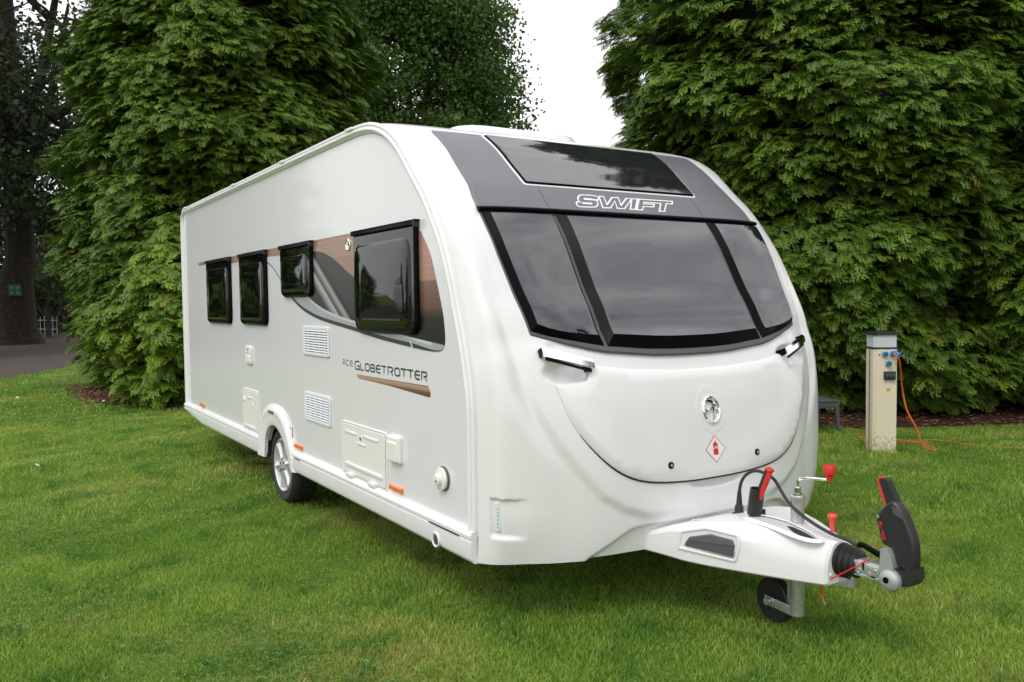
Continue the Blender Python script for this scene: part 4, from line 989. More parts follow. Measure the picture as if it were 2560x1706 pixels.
# ------------------------------------------------------------------ grass
def leaf_shader(m, colour_out, t, trans=.35, rough=.5, tcol=None):
    b = t.nodes['Principled BSDF']; b.inputs['Roughness'].default_value = rough; b.inputs['Specular IOR Level'].default_value = .35
    t.links.new(colour_out, b.inputs['Base Color'])
    tr = t.nodes.new('ShaderNodeBsdfTranslucent'); t.links.new(tcol or colour_out, tr.inputs[0])
    mx = t.nodes.new('ShaderNodeMixShader'); mx.inputs[0].default_value = trans
    o = t.nodes['Material Output']; t.links.new(b.outputs[0], mx.inputs[1]); t.links.new(tr.outputs[0], mx.inputs[2]); t.links.new(mx.outputs[0], o.inputs[0])
def attr_node(t, name):
    a = t.nodes.new('ShaderNodeAttribute'); a.attribute_name = name; return a.outputs['Fac']
M_grass = mat('grass_blades', (.08, .16, .02)); t = M_grass.node_tree
gc = lawn_colour(t); gv = ramp(t, attr_node(t, 'rnd'), [(0., (.85, .90, .72)), (.5, (1.3, 1.3, 1.25)), (.93, (1.55, 1.45, 1.5)), (1., (2.3, 1.9, 2.6))])
gc = mixc(t, 1., gc, gv, 'MULTIPLY'); gh = ramp(t, attr_node(t, 'tip'), [(0., (.8, .85, .75)), (1., (1.35, 1.3, 1.25))]); gc = mixc(t, 1., gc, gh, 'MULTIPLY')
leaf_shader(M_grass, gc, t, .3, .45)
def grass(n, r0, r1, w, h, seed):
    g = np.random.default_rng(seed); a = YAW+g.uniform(-.70, .70, n); r = np.sqrt(g.uniform(r0**2, r1**2, n))
    X = CAM[0]+r*np.cos(a); Y = CAM[1]+r*np.sin(a)
    ok = ~inpoly(X, Y, roadP)
    for P in mul: ok &= ~inpoly(X, Y, P)
    ok &= ~((np.hypot(X+3.02, (Y-.14)*1.3) < .16)) & ~((X < -.5) & (X > -6) & (Y > .9) & (Y < 2.2))
    X = X[ok]; Y = Y[ok]; n = len(X)
    cl = .75+.35*np.sin(X*3.1+1.3*np.sin(Y*2.3))*np.sin(Y*3.7+np.sin(X*1.9)) + .2*np.sin(X*11+Y*7)
    hh = h*g.uniform(.5, 1.25, n)*cl; th = g.uniform(0, 2*PI, n); ww = w*g.uniform(.6, 1.3, n); ln = hh*g.uniform(.2, 1.1, n); la = g.uniform(0, 2*PI, n)
    dx = np.cos(th)*ww/2; dy = np.sin(th)*ww/2; lx = np.cos(la)*ln; ly = np.sin(la)*ln; z = np.zeros(n)
    V = np.stack([np.stack([X-dx, Y-dy, z-.002], 1), np.stack([X+dx, Y+dy, z-.002], 1), np.stack([X+dx*.7+lx*.35, Y+dy*.7+ly*.35, hh*.6], 1), np.stack([X-dx*.7+lx*.35, Y-dy*.7+ly*.35, hh*.6], 1), np.stack([X+lx, Y+ly, hh], 1)], 1).reshape(-1, 3)
    b = np.arange(n)*5; F = np.concatenate([np.stack([b, b+1, b+2, b+3], 1), np.stack([b+3, b+2, b+4, b+4], 1)])
    tri = np.stack([b+3, b+2, b+4], 1); quad = np.stack([b, b+1, b+2], 1); quad2 = np.stack([b, b+2, b+3], 1)
    F = np.concatenate([quad, quad2, tri]); rn = np.repeat(g.uniform(0, 1, n), 5); tp = np.tile(np.array([0, 0, .6, .6, 1.]), n)
    return V, F, rn, tp
parts = [grass(400000, 2.9, 6.2, .0036, .032, 1), grass(300000, 6.2, 12.5, .007, .036, 2), grass(170000, 12.5, 27, .017, .040, 3)]
Vs = []; Fs = []; R1 = []; T1 = []; o = 0
for V, F, r, tp in parts: Vs.append(V); Fs.append(F+o); R1.append(r); T1.append(tp); o += len(V)
gr_ = bigmesh('grass', np.concatenate(Vs), np.concatenate(Fs), M_grass, None, {'rnd': np.concatenate(R1), 'tip': np.concatenate(T1)})
tag(gr_, 'short mown grass blades covering the lawn', 'grass', kind='stuff')
# clover patches: small round leaves just above the turf
M_clov = mat('clover_leaves', (.05, .13, .02)); t = M_clov.node_tree
leaf_shader(M_clov, ramp(t, attr_node(t, 'rnd'), [(0., (.06, .16, .02)), (.6, (.095, .22, .032)), (1., (.16, .30, .065))]), t, .25, .5)
g = np.random.default_rng(9); cen = []
for cx_, cy_, r_, k_ in ((-.35, -.95, .55, 900), (.35, -.85, .45, 900), (.75, -.55, .40, 700), (-1.3, -1.6, .5, 600), (-2.9, -1.5, .6, 700), (.9, -1.25, .4, 600), (1.1, -.1, .4, 500), (.2, -1.6, .35, 400), (-.9, -2.3, .4, 300)):
    q = g.normal(0, r_*.5, (k_, 2)); cen.append(np.stack([cx_+q[:, 0], cy_+q[:, 1]], 1))
cen = np.concatenate(cen); n = len(cen); Vl = []; Fl = []; 
z = g.uniform(.018, .045, n); s = g.uniform(.006, .012, n); ph = g.uniform(0, 6.28, n)
V = []
for k in range(3):
    a = ph+k*2.094
    for da, rr in ((0, .1), (-.55, 1.), (0, 1.25), (.55, 1.)):
        V.append(np.stack([cen[:, 0]+np.cos(a+da)*s*rr, cen[:, 1]+np.sin(a+da)*s*rr, z+rr*g.uniform(-.003, .004, n)], 1))
V = np.stack(V, 1).reshape(-1, 3); b = np.arange(n*3)*4; F = np.stack([b, b+1, b+2, b+3], 1)
tag(bigmesh('clover', V, F, M_clov, None, {'rnd': np.repeat(g.uniform(0, 1, n), 12)}), 'low clover patches growing through the lawn near the camera', 'clover', kind='stuff')
V = []; F = []; Rn_ = []
for cx_, cy_ in ((.25, -1.9), (-.35, -1.75), (-1.0, -2.0), (1.05, -1.5), (-2.2, -1.9), (-1.6, -2.6), (.8, -1.75), (-3.4, -2.4), (1.5, -.6), (-.1, -2.15), (2.3, 1.2), (1.9, 2.6), (-4.3, -1.9), (1.2, -.95)):
    for k in range(int(g.integers(4, 8))):
        a = g.uniform(0, 6.28); L = g.uniform(.030, .060); w = L*.30; zz_ = g.uniform(.015, .035); ca, sa = math.cos(a), math.sin(a); o = len(V)
        for u_, v_, h_ in ((0, 0, .008), (.35, -1, zz_), (.8, -.7, zz_+.008), (1, 0, zz_), (.8, .7, zz_+.008), (.35, 1, zz_)): V.append((cx_+ca*L*u_-sa*w*v_, cy_+sa*L*u_+ca*w*v_, h_))
        F.append((o, o+1, o+2, o+3)); F.append((o, o+3, o+4, o+5)); Rn_ += [g.uniform(.7, 1)]*6
tag(bigmesh('lawn_weeds', np.array(V), np.array(F), M_clov, None, {'rnd': np.array(Rn_)}), 'scattered pale broad leaved weeds flattened into the lawn', 'weeds', kind='stuff')
# bark chips and dead leaves on the beds
M_chip = mat('bark_chips', (.16, .06, .035), .9); t = M_chip.node_tree; b_ = t.nodes['Principled BSDF']
t.links.new(ramp(t, attr_node(t, 'rnd'), [(0., (.05, .022, .014)), (.5, (.15, .055, .032)), (1., (.30, .14, .085))]), b_.inputs['Base Color'])
X = np.concatenate([g.uniform(-15.6, -10.2, 5200), g.uniform(-7.5, .5, 6500)]); Y = np.concatenate([g.uniform(-.7, 1.8, 5200), g.uniform(5.5, 11, 6500)])
ok = inpoly(X, Y, [(a, b-.25) for a, b in mul[0]]) | inpoly(X, Y, mul[0]) | inpoly(X+.1, Y+.15, mul[1]); X = X[ok]; Y = Y[ok]; n = len(X)
a = g.uniform(0, 6.28, n); L = g.uniform(.015, .05, n); w = L*g.uniform(.3, .7, n); z = g.uniform(.006, .03, n)
V = np.stack([np.stack([X+np.cos(a)*L*i-np.sin(a)*w*j, Y+np.sin(a)*L*i+np.cos(a)*w*j, z+g.uniform(-.006, .014, n)], 1) for i, j in ((-1, 0), (0, -1), (1, 0), (0, 1))], 1).reshape(-1, 3)
b = np.arange(n)*4; tag(bigmesh('leaf_litter', V, np.stack([b, b+1, b+2, b+3], 1), M_chip, None, {'rnd': np.repeat(g.uniform(0, 1, n), 4)}), 'reddish bark chips and dead leaves under the conifers', 'leaf litter', kind='stuff')

# ------------------------------------------------------------------ conifers
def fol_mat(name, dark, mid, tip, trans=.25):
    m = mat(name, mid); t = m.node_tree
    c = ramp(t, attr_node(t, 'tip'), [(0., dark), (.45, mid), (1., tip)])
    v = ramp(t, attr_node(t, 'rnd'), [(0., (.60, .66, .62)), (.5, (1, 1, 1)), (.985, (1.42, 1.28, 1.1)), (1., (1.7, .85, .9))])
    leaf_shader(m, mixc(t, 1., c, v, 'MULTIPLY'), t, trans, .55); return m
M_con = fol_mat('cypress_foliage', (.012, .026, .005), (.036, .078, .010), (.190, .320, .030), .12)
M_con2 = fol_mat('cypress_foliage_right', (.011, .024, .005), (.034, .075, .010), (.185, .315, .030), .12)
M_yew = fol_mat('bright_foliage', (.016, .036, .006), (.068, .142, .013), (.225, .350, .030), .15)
M_core = mat('shade_core', (.010, .012, .006), .95, spec=.1)  # near-black, stands for the shade inside a crown
M_bark = mat('bark', (.055, .040, .030), .95, var=(12, (.10, .078, .06), .35, .7), bump=(18, .9, .04), spec=.2)
M_barkd = mat('dark_bark', (.030, .024, .019), .95, var=(6, (.055, .045, .036), .35, .7), bump=(9, 1., .08), spec=.2)
def spray(seed, side=6, fine=True):
    """one flat drooping frond, unit length along +x; returns V,F,tip"""
    r = np.random.default_rng(seed); V = []; F = []; T = []
    def blade(p, d, L, w, t0, t1):
        d = d/np.linalg.norm(d); s = np.array([-d[1], d[0], 0]); s /= np.linalg.norm(s)+1e-9
        q = [p, p+d*L*.45+s*w, p+d*L, p+d*L*.45-s*w]
        n = len(V)
        for i, x in enumerate(q):
            x = x.copy(); rad = math.hypot(x[0], x[1]*1.1); x[2] += .10*x[0]-.50*rad**2.4
            V.append(x); T.append(t0 if i == 0 else ((t0+t1)/2 if i != 2 else t1))
        F.append((n, n+1, n+2, n+3))
    ax = np.array([1., 0, 0]); blade(np.array([0., 0, 0]), ax, 1.02, .035, .1, .9)
    for i in range(side):
        for sg in (-1, 1):
            u = .06+.86*(i+.4*(sg > 0)+r.uniform(-.15, .15))/side; an = sg*(.95-.55*u+r.uniform(-.12, .12)); L = (.50*(1-u)**.75+.12)*r.uniform(.8, 1.15)
            d = np.array([math.cos(an), math.sin(an), r.uniform(-.06, .06)]); p = np.array([u, 0, 0.])
            blade(p, d, L, .036, .25+.3*u, 1.)
            if fine:
                for k in range(2):
                    v = .34+.34*k; a2 = an+(1 if k % 2 else -1)*r.uniform(.5, .8)
                    blade(p+d*L*v, np.array([math.cos(a2), math.sin(a2), r.uniform(-.15, .1)]), L*.42*(1.15-v)+.06, .026, .45, 1.)
    return np.array(V), np.array(F), np.array(T)
TPL = [spray(i, 6) for i in range(8)]; TPLc = [spray(20+i, 5, False) for i in range(5)]
def place(tpl, P, D, U, sc, rnd, seed):
    """instance templates: P origins, D directions, U up, sc scales"""
    g = np.random.default_rng(seed); pick = g.integers(0, len(tpl), len(P)); Vs = []; Fs = []; Ts = []; Rs = []; off = 0
    D = D/np.linalg.norm(D, axis=1)[:, None]; Sd = np.cross(U, D); Sd /= np.linalg.norm(Sd, axis=1)[:, None]+1e-9; Up = np.cross(D, Sd)
    for k, (V, F, T) in enumerate(tpl):
        i = np.where(pick == k)[0]
        if not len(i): continue
        X = P[i][:, None, :]+sc[i][:, None, None]*(V[None, :, 0:1]*D[i][:, None, :]+V[None, :, 1:2]*Sd[i][:, None, :]+V[None, :, 2:3]*Up[i][:, None, :])
        Fk = F[None]+(np.arange(len(i))*len(V))[:, None, None]+off; off += len(i)*len(V)
        Vs.append(X.reshape(-1, 3)); Fs.append(Fk.reshape(-1, F.shape[1])); Ts.append(np.tile(T, len(i))); Rs.append(np.repeat(rnd[i], len(V)))
    return np.concatenate(Vs), np.concatenate(Fs), np.concatenate(Ts), np.concatenate(Rs)
def conifer(name, loc, prof_, nbr, per, sc, m, label, seed, group=None, tpl=None, face=True, lump=.16, pitch=(-.35, .22), zmin=.15, arc=1.75, zmax=None):
    g = np.random.default_rng(seed); tpl = tpl or TPL
    H = prof_[-1][0]; zs = np.array([p[0] for p in prof_]); rs = np.array([p[1] for p in prof_])
    ph = g.uniform(0, 6.28, 12)
    def hull(th, z):
        l = np.sin(3*th+ph[0]+.7*z)+np.sin(5*th+ph[1]-.9*z)+.8*np.sin(2.1*z+ph[2]+2*th)+.7*np.sin(3.7*z+ph[3]-th)+.8*np.sin(9*th+ph[4]+2.3*z)+.6*np.sin(14*th+5*z+ph[5])
        return np.interp(z, zs, rs)*(1+lump*l/3.2)
    root = tag(empty(name, (loc[0], loc[1], 0)), label, 'tree', group)
    toc = math.atan2(CAM[1]-loc[1], CAM[0]-loc[0])
    # area-weighted heights
    zt = zmax or H; zz = np.linspace(zmin, zt, 200); wgt = np.interp(zz, zs, rs)+.15; cdf = np.cumsum(wgt); cdf /= cdf[-1]
    z = np.interp(g.uniform(0, 1, nbr), cdf, zz); th = toc+g.uniform(-arc, arc, nbr) if face else g.uniform(0, 2*PI, nbr)
    cl_ = np.sin(5.3*th+2.7*z+ph[6])+np.sin(-4.1*th+3.9*z+ph[7])+np.sin(8.7*th-1.3*z+ph[8])+np.sin(6.1*z+ph[9]+1.1*th)
    dep = g.choice([0., .28, .6], nbr, p=[.50, .30, .20])*g.uniform(.6, 1.2, nbr)+np.clip(-cl_, 0, 2.4)*.22
    P = []; D = []; S = []; R = []
    rr = np.maximum(hull(th, z)-dep-sc*.75, .05)
    brn = g.uniform(0, 1, nbr); pit = g.uniform(pitch[0], pitch[1], nbr); bs = sc*g.uniform(.7, 1.3, nbr)
    for k in range(per):
        a = th+g.normal(0, .42, nbr)*(1.2 if k else .2); q = pit+g.normal(0, .16, nbr)
        off = g.normal(0, 1, (nbr, 3))*np.array([.30, .30, .075])*sc
        P.append(np.stack([rr*np.cos(th), rr*np.sin(th), z], 1)+off)
        D.append(np.stack([np.cos(a)*np.cos(q), np.sin(a)*np.cos(q), np.sin(q)], 1)); S.append(bs*g.uniform(.65, 1.15, nbr)); R.append(np.clip(brn*.75+g.uniform(0, .25, nbr), 0, 1))
    P = np.concatenate(P); D = np.concatenate(D); S = np.concatenate(S); R = np.clip(np.concatenate(R), 0, .98); R[g.uniform(0, 1, len(R)) < .003] = 1.
    P[:, 2] = np.maximum(P[:, 2], zmin*.7)
    U = np.tile(np.array([0, 0, 1.]), (len(P), 1))+g.normal(0, .22, (len(P), 3))
    V, F, T, Rn = place(tpl, P, D, U, S, R, seed+1)
    V[:, 2] = np.maximum(V[:, 2], .02)
    cr = bigmesh('crown', V, F, m, root, {'tip': T, 'rnd': Rn})
    # added near-black hull: stops see-through and deepens the shade inside the crown
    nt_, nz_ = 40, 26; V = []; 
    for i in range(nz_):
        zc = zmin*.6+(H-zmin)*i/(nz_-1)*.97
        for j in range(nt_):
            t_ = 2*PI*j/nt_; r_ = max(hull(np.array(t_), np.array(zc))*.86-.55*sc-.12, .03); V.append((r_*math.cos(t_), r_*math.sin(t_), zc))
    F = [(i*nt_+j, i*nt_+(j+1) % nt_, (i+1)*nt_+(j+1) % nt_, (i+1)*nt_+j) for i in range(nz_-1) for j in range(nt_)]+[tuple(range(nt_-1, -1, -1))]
    obj('shade_hull', V, F, M_core, root, 60)
    mb = MB(); mb.tube([(0, 0, -.05), (.03, 0, zmin+.6), (0, .02, H*.5)], [rs.max()*.07+.05, rs.max()*.06+.04, .05], 12); mb.out('trunk', M_bark, root)
    return root
def az(px, dist):
    a = YAW-math.atan((px-1176.5)/1922.); return (CAM[0]+dist*math.cos(a), CAM[1]+dist*math.sin(a))
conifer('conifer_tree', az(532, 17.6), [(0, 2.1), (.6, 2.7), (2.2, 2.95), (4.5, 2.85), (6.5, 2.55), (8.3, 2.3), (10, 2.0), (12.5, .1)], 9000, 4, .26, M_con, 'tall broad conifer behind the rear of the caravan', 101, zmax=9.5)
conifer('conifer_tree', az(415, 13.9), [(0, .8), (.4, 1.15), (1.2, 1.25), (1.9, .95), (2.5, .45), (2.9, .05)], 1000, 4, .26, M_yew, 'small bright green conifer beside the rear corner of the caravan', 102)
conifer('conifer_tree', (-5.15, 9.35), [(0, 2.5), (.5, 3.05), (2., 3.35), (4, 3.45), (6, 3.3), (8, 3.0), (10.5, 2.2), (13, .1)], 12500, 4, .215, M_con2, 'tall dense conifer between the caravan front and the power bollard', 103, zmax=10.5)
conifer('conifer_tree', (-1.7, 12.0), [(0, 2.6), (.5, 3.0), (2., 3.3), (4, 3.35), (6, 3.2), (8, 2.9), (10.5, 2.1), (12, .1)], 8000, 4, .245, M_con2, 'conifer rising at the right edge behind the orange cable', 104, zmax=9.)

# ------------------------------------------------------------------ broadleaf trees
def leaf_tpl(seed, n=26):
    r = np.random.default_rng(seed); V = []; F = []; T = []
    for i in range(n):
        p = r.normal(0, .38, 3); d = p/np.linalg.norm(p)+r.normal(0, .5, 3); d[2] -= .35; d /= np.linalg.norm(d)
        s = np.cross(d, r.normal(0, 1, 3)+np.array([0, 0, 1.2])); s /= np.linalg.norm(s); L = r.uniform(.16, .27); w = L*.42; o = len(V)
        for q in (p, p+d*L*.5+s*w, p+d*L, p+d*L*.5-s*w): V.append(q)
        T += [.3, .6, .8, .6]; F.append((o, o+1, o+2, o+3))
    return np.array(V), np.array(F), np.array(T)
LT = [leaf_tpl(i) for i in range(6)]
def broadleaf(name, loc, ncl, cent, rad, sc, m, barkm, trunk_r, H, label, seed, limbs=7, group=None, fork=.35, shape=None, leaves=True):
    g = np.random.default_rng(seed); root = tag(empty(name, (loc[0], loc[1], 0)), label, 'tree', group)
    # limbs first, clusters gather at their ends
    mb = MB(); tips = []
    tp = [(0, 0, -.1), (trunk_r*.2, 0, H*.12), (0, trunk_r*.3, H*fork), (-.2, .1, H*.6), (0, 0, H*.8)]
    mb.tube([tuple(p) for p in catmull(np.array(tp, float), 4)], [trunk_r*(1.35 if i == 0 else 1-.045*i) for i in range(17)], 14)
    for i in range(limbs):
        a = 2*PI*i/limbs+g.uniform(-.3, .3); z0_ = H*(fork*.8+.35*g.uniform(0, 1)); 
        e = np.array([cent[0]+math.cos(a)*rad[0]*g.uniform(.45, .8), cent[1]+math.sin(a)*rad[1]*g.uniform(.45, .8), cent[2]+rad[2]*g.uniform(-.35, .55)])
        s0 = np.array([0, 0, z0_]); mid = (s0+e)/2+np.array([0, 0, -.06*H*g.uniform(0, 1)])
        c = catmull(np.array([s0, mid, e]), 5); mb.tube(c, list(np.linspace(trunk_r*.42, trunk_r*.07, len(c))), 8); tips.append(e)
        for k in range(3):
            st = c[int(g.integers(4, len(c)-1))]; e2 = st+np.array([g.normal(0, rad[0]*.3), g.normal(0, rad[1]*.3), g.uniform(0, rad[2]*.35)]); mb.tube([st, (st+e2)/2+g.normal(0, .15, 3), e2], [trunk_r*.14, trunk_r*.09, trunk_r*.03], 6); tips.append(e2)
    mb.out('trunk', barkm, root)
    # boughs: mid-size clumps on the outside of the ellipsoid
    nb = max(10, ncl//(34 if ncl < 5000 else 60)); u = g.normal(0, 1, (nb, 3)); u /= np.linalg.norm(u, axis=1)[:, None]; rr = g.uniform(.45, 1., nb)**.5
    B = np.array(cent)+u*rr[:, None]*np.array(rad); 
    pick = g.integers(0, nb, ncl); bs = np.array(rad).mean()*.19
    q_ = g.normal(0, 1, (ncl, 3)); q_ *= (g.uniform(0, 1, ncl)**.33*1.9/np.linalg.norm(q_, axis=1))[:, None]; P = B[pick]+q_*np.array([bs, bs, bs*.62])
    S = sc*g.uniform(.7, 1.3, ncl); D = g.normal(0, 1, (ncl, 3)); D[:, 2] *= .3; U = np.tile(np.array([0, 0, 1.]), (ncl, 1))+g.normal(0, .4, (ncl, 3))
    V, F, T, R = place(LT, P, D, U, S, np.clip(g.uniform(0, 1, nb)[pick]*.6+g.uniform(0, .4, ncl), 0, 1), seed+3)
    bigmesh('crown', V, F, m, root, {'tip': T, 'rnd': R})
    return root
M_lime = fol_mat('lime_leaves', (.018, .042, .010), (.050, .105, .018), (.085, .155, .028), .3)
M_oak = fol_mat('dark_leaves', (.010, .018, .007), (.020, .036, .012), (.036, .060, .018), .25)
M_purp = fol_mat('purple_leaves', (.02, .008, .012), (.05, .016, .03), (.08, .03, .05), .2)
M_pale = fol_mat('pale_foliage', (.03, .05, .02), (.07, .11, .04), (.11, .16, .06), .25)
broadleaf('broadleaf_tree', az(950, 34), 9000, (0, 0, 8.4), (3.7, 3.7, 7.2), .62, M_lime, M_bark, .32, 15, 'rounded green broadleaf tree rising behind the caravan roof against the white sky', 201, 9)
broadleaf('broadleaf_tree', az(40, 39), 2300, (1.2, 0, 11.6), (8.5, 7.5, 7.0), .85, M_oak, M_barkd, .80, 19, 'huge dark broadleaf tree with a thick trunk carrying a green sign', 202, 11, fork=.22)
# undergrowth at the far left
broadleaf('weeping_tree', az(112, 46), 420, (0, 0, 3.6), (1.5, 1.5, 3.4), .7, M_pale, M_bark, .12, 6, 'slim pale green tree between the thick trunk and the tall conifer', 203, 5)
broadleaf('purple_shrub', az(133, 50), 220, (0, 0, 3.0), (1.3, 1.3, 1.9), .6, M_purp, M_bark, .08, 4, 'purple leaved shrub glimpsed beside the left conifer', 204, 4)
for i, (px, d, h) in enumerate(((-60, 52, 6.), (30, 56, 7.), (95, 58, 4.4), (180, 60, 7.5))):
    broadleaf('backdrop_shrub', az(px, d), 420, (0, 0, h*.5), (4.2, 3.2, h*.52), 1.0, M_oak, M_barkd, .15, h*.8, ['dark shrub furthest left behind the thick trunk', 'dark shrub directly behind the thick trunk', 'low dark shrub behind the white fence', 'dark shrub showing past the left conifer'][i], 210+i, 4, group='dark shrubs along the far boundary')
# green assembly sign on the trunk
sp_ = az(38, 37.9); sg_ = tag(empty('assembly_sign', (sp_[0], sp_[1], 2.15)), 'small green square sign with white arrows fixed to the thick trunk', 'sign')
tb = math.atan2(CAM[1]-sp_[1], CAM[0]-sp_[0]); sg_.rotation_euler = (0, 0, tb)
SM = lambda a, b, h: (h, a, b)
patch('sign_board', rect(-.22, .22, -.22, .22, .02), SM, -.01, .01, mat('sign_green', (.02, .10, .065), .6), sg_)
ar = []
for q in range(4):
    t_ = PI/4+q*PI/2; c1, s1_ = math.cos(t_), math.sin(t_); ar.append(ccw([(c1*x-s1_*y, s1_*x+c1*y) for x, y in ((.23, -.025), (.23, .025), (.15, .025), (.15, .07), (.06, 0), (.15, -.07), (.15, -.025))]))
multi('sign_arrows', ar, SM, mat('sign_white', (.12, .22, .20), .6), sg_, .012)
# white fence glimpsed far left
fz = az(98, 49); fe = tag(empty('picket_fence', (fz[0], fz[1], 0)), 'short white picket fence far behind between trunk and conifer', 'fence'); fe.rotation_euler = (0, 0, YAW-.5+PI/2)
for i in range(7):
    mb = MB(); mb.box((i*.34-1.2, 0, .52), (.05, .03, .95), bev=.01); mb.out('picket', mat('dull_grey_paint', (.28, .29, .28), .8), fe)  # pickets in one even dull grey
mb = MB(); mb.box((-.15, .03, .8), (2.3, .03, .05)); mb.box((-.15, .03, .35), (2.3, .03, .05)); mb.out('fence_rail', bpy.data.materials['dull_grey_paint'], fe)

# ------------------------------------------------------------------ trees and caravans behind the photographer (seen only as reflections)
conifer('conifer_tree', (-27, -5.8), [(0, 2.4), (1, 3.2), (5, 3.3), (8, 2.6), (11.5, .1)], 650, 3, .75, M_con, 'tall conifer off to the left of the photographer', 301, tpl=TPLc, face=False)
RFX = [(-52, -28, 4.6), (-46, -33, 5.4), (-58, -22, 5.0), (-40, -37, 4.4), (-64, -17, 5.6), (-34, -40, 5.2)]
for i, (x, y, h) in enumerate(RFX):
    conifer('conifer_tree', (x, y), [(0, 2.6), (1, 3.0), (h*.6, 2.4), (h, .1)], 200, 3, .9, M_con, 'conifer of the boundary row reflected in the side windows', 310+i, tpl=TPLc, face=False, group='boundary conifers reflected in the side windows')
for i, (x, y, h, lb) in enumerate(((9.5, 13.5, 11.8, 'nearest'), (14, 13, 13.2, 'tallest'), (15.5, 8.0, 11.5, 'rightmost'))):
    broadleaf('broadleaf_tree', (x, y), 1100, (0, 0, h*.5), (3.4, 3.4, h*.48), .8, M_lime, M_bark, .22, h, lb+' of three broadleaf trees reflected in the front panes', 330+i, 6, group='broadleaf trees reflected in the front panes')
conifer('hedge', (-20, -15), [(0, 3.4), (.9, 3.4), (1.5, .1)], 260, 3, .5, M_con, 'low dark hedge reflected in the side windows', 331, tpl=TPLc, face=False)
bpy.data.objects['hedge']['category'] = 'hedge'
def parked(loc, rz, label, L=5.6):
    r = tag(empty('parked_caravan', loc, rz), label, 'caravan', 'white caravans parked across the field')
    P = ccw(rounded([(-L/2, .45), (L/2, .45), (L/2+.1, 1.2), (L/2-.45, 2.4), (-L/2, 2.45)], [.05, .05, .2, .4, .15]))
    mb = MB(); mb.prism(P, lambda a, b, h: (a, -h, b), -1.1, 1.1); mb.out('body', M_abs, r, 25)
    for x in (-1.7, .2, 1.5):
        mb = MB(); mb.box((x, 1.115, 1.55), (.8, .04, .5), bev=.03); mb.box((x, -1.115, 1.55), (.8, .04, .5), bev=.03); mb.out('window', M_sglass, r)
    for s_y in (-1, 1):
        mb = MB(); mb.lathe([(.12, -.08), (.29, -.08), (.29, .08), (.12, .08)], (-.2, s_y*.98, .29), (0, 1, 0), 24); mb.out('wheel', M_tyre, r)
    mb = MB(); mb.tube([(L/2, -.4, .45), (L/2+1.1, 0, .42)], .04); mb.tube([(L/2, .4, .45), (L/2+1.1, 0, .42)], .04); mb.tube([(L/2+.95, 0, .42), (L/2+.95, 0, 0)], .03); mb.out('drawbar', M_steel, r)
parked((-38, -19.5, 0), .5, 'white parked caravan with its nose to the tall conifer, across the field'); parked((-31, -25.5, 0), 1.4, 'white parked caravan end-on behind the photographer across the field')

# ------------------------------------------------------------------ power bollard
BX, BY = -1.60, 5.42
bol = tag(empty('power_bollard', (BX, BY, 0)), 'cream electric hook-up bollard with blue sockets and a dark cap', 'bollard')
tb = math.atan2(CAM[1]-BY, CAM[0]-BX); bol.rotation_euler = (0, 0, tb+math.radians(20))
M_cream = mat('cream_paint', (.80, .70, .50), .5); t = M_cream.node_tree; b_ = t.nodes['Principled BSDF']
gg = t.nodes.new('ShaderNodeTexCoord'); sx = t.nodes.new('ShaderNodeSeparateXYZ'); t.links.new(gg.outputs['Object'], sx.inputs[0])
mr = t.nodes.new('ShaderNodeMapRange'); mr.inputs[1].default_value = .55; mr.inputs[2].default_value = 0.; t.links.new(sx.outputs[2], mr.inputs[0])
nn_ = t.nodes.new('ShaderNodeTexNoise'); nn_.inputs['Scale'].default_value = 38; nn_.inputs['Detail'].default_value = 5; t.links.new(gg.outputs['Object'], nn_.inputs['Vector'])
mm = t.nodes.new('ShaderNodeMath'); mm.operation = 'MULTIPLY'; t.links.new(mr.outputs[0], mm.inputs[0]); t.links.new(nn_.outputs[0], mm.inputs[1])
dirt = ramp(t, mm.outputs[0], [(.36, (0, 0, 0)), (.58, (1, 1, 1))]); t.links.new(mixc(t, dirt, (.78, .69, .52), (.34, .32, .15)), b_.inputs['Base Color'])
s_b = .105
sq = ccw([(-s_b, -s_b), (s_b-.03, -s_b), (s_b, -s_b+.03), (s_b, s_b-.0), (-s_b, s_b)])
# local +x faces roughly the camera; the two seen faces are +x and -y
mb = MB(); mb.prism(sq, lambda a, b, h: (a, b, h), 0, .985); post = mb.out('post', M_cream, bol, 20)
mb = MB(); mb.prism(inset(sq, -.004), lambda a, b, h: (a, b, h), .985, 1.002); mb.prism(inset(sq, -.012), lambda a, b, h: (a, b, h), 1.118, 1.142); mb.prism(inset(sq, .01), lambda a, b, h: (a, b, h), 1.142, 1.150); mb.out('cap', M_black, bol, 20)
mb = MB(); mb.prism(inset(sq, .003), lambda a, b, h: (a, b, h), 1.002, 1.118); mb.out('lamp_band', mat('diffuser', (.58, .62, .64), .4), bol, 20)
mb = MB(); mb.box((-.01, -s_b-.0005, .49), (.014, .004, .985)); mb.out('joint_strip', mat('dark_red_strip', (.05, .018, .018), .6), bol)
mb = MB(); mb.lathe([(.008, 0), (.008, .002)], (s_b-.004, -s_b+.03, .93) if False else (s_b, -.055, .93), (1, 0, 0), 12); mb.out('lock_hole', M_bgloss, bol)
def sock(y, z, plugged=False):
    mb = MB(); mb.box((s_b+.008, y, z), (.018, .050, .052), bev=.006); sr = mb.out('socket_outlet', mat('socket_grey', (.55, .57, .6), .4), bol)
    mb = MB(); mb.lathe([(.024, 0), (.025, .018), (.022, .026)], (s_b+.014, y+.004, z-.002), (1, 0, -.25), 18)
    if plugged: mb.lathe([(.022, 0), (.027, .02), (.024, .05), (.016, .075)], (s_b+.03, y+.01, z), (1, .35, -.25), 18)
    mb.out('socket_cap', M_blue, sr)
sock(-.012, .945); sock(.060, .950, True); sock(.020, .855)
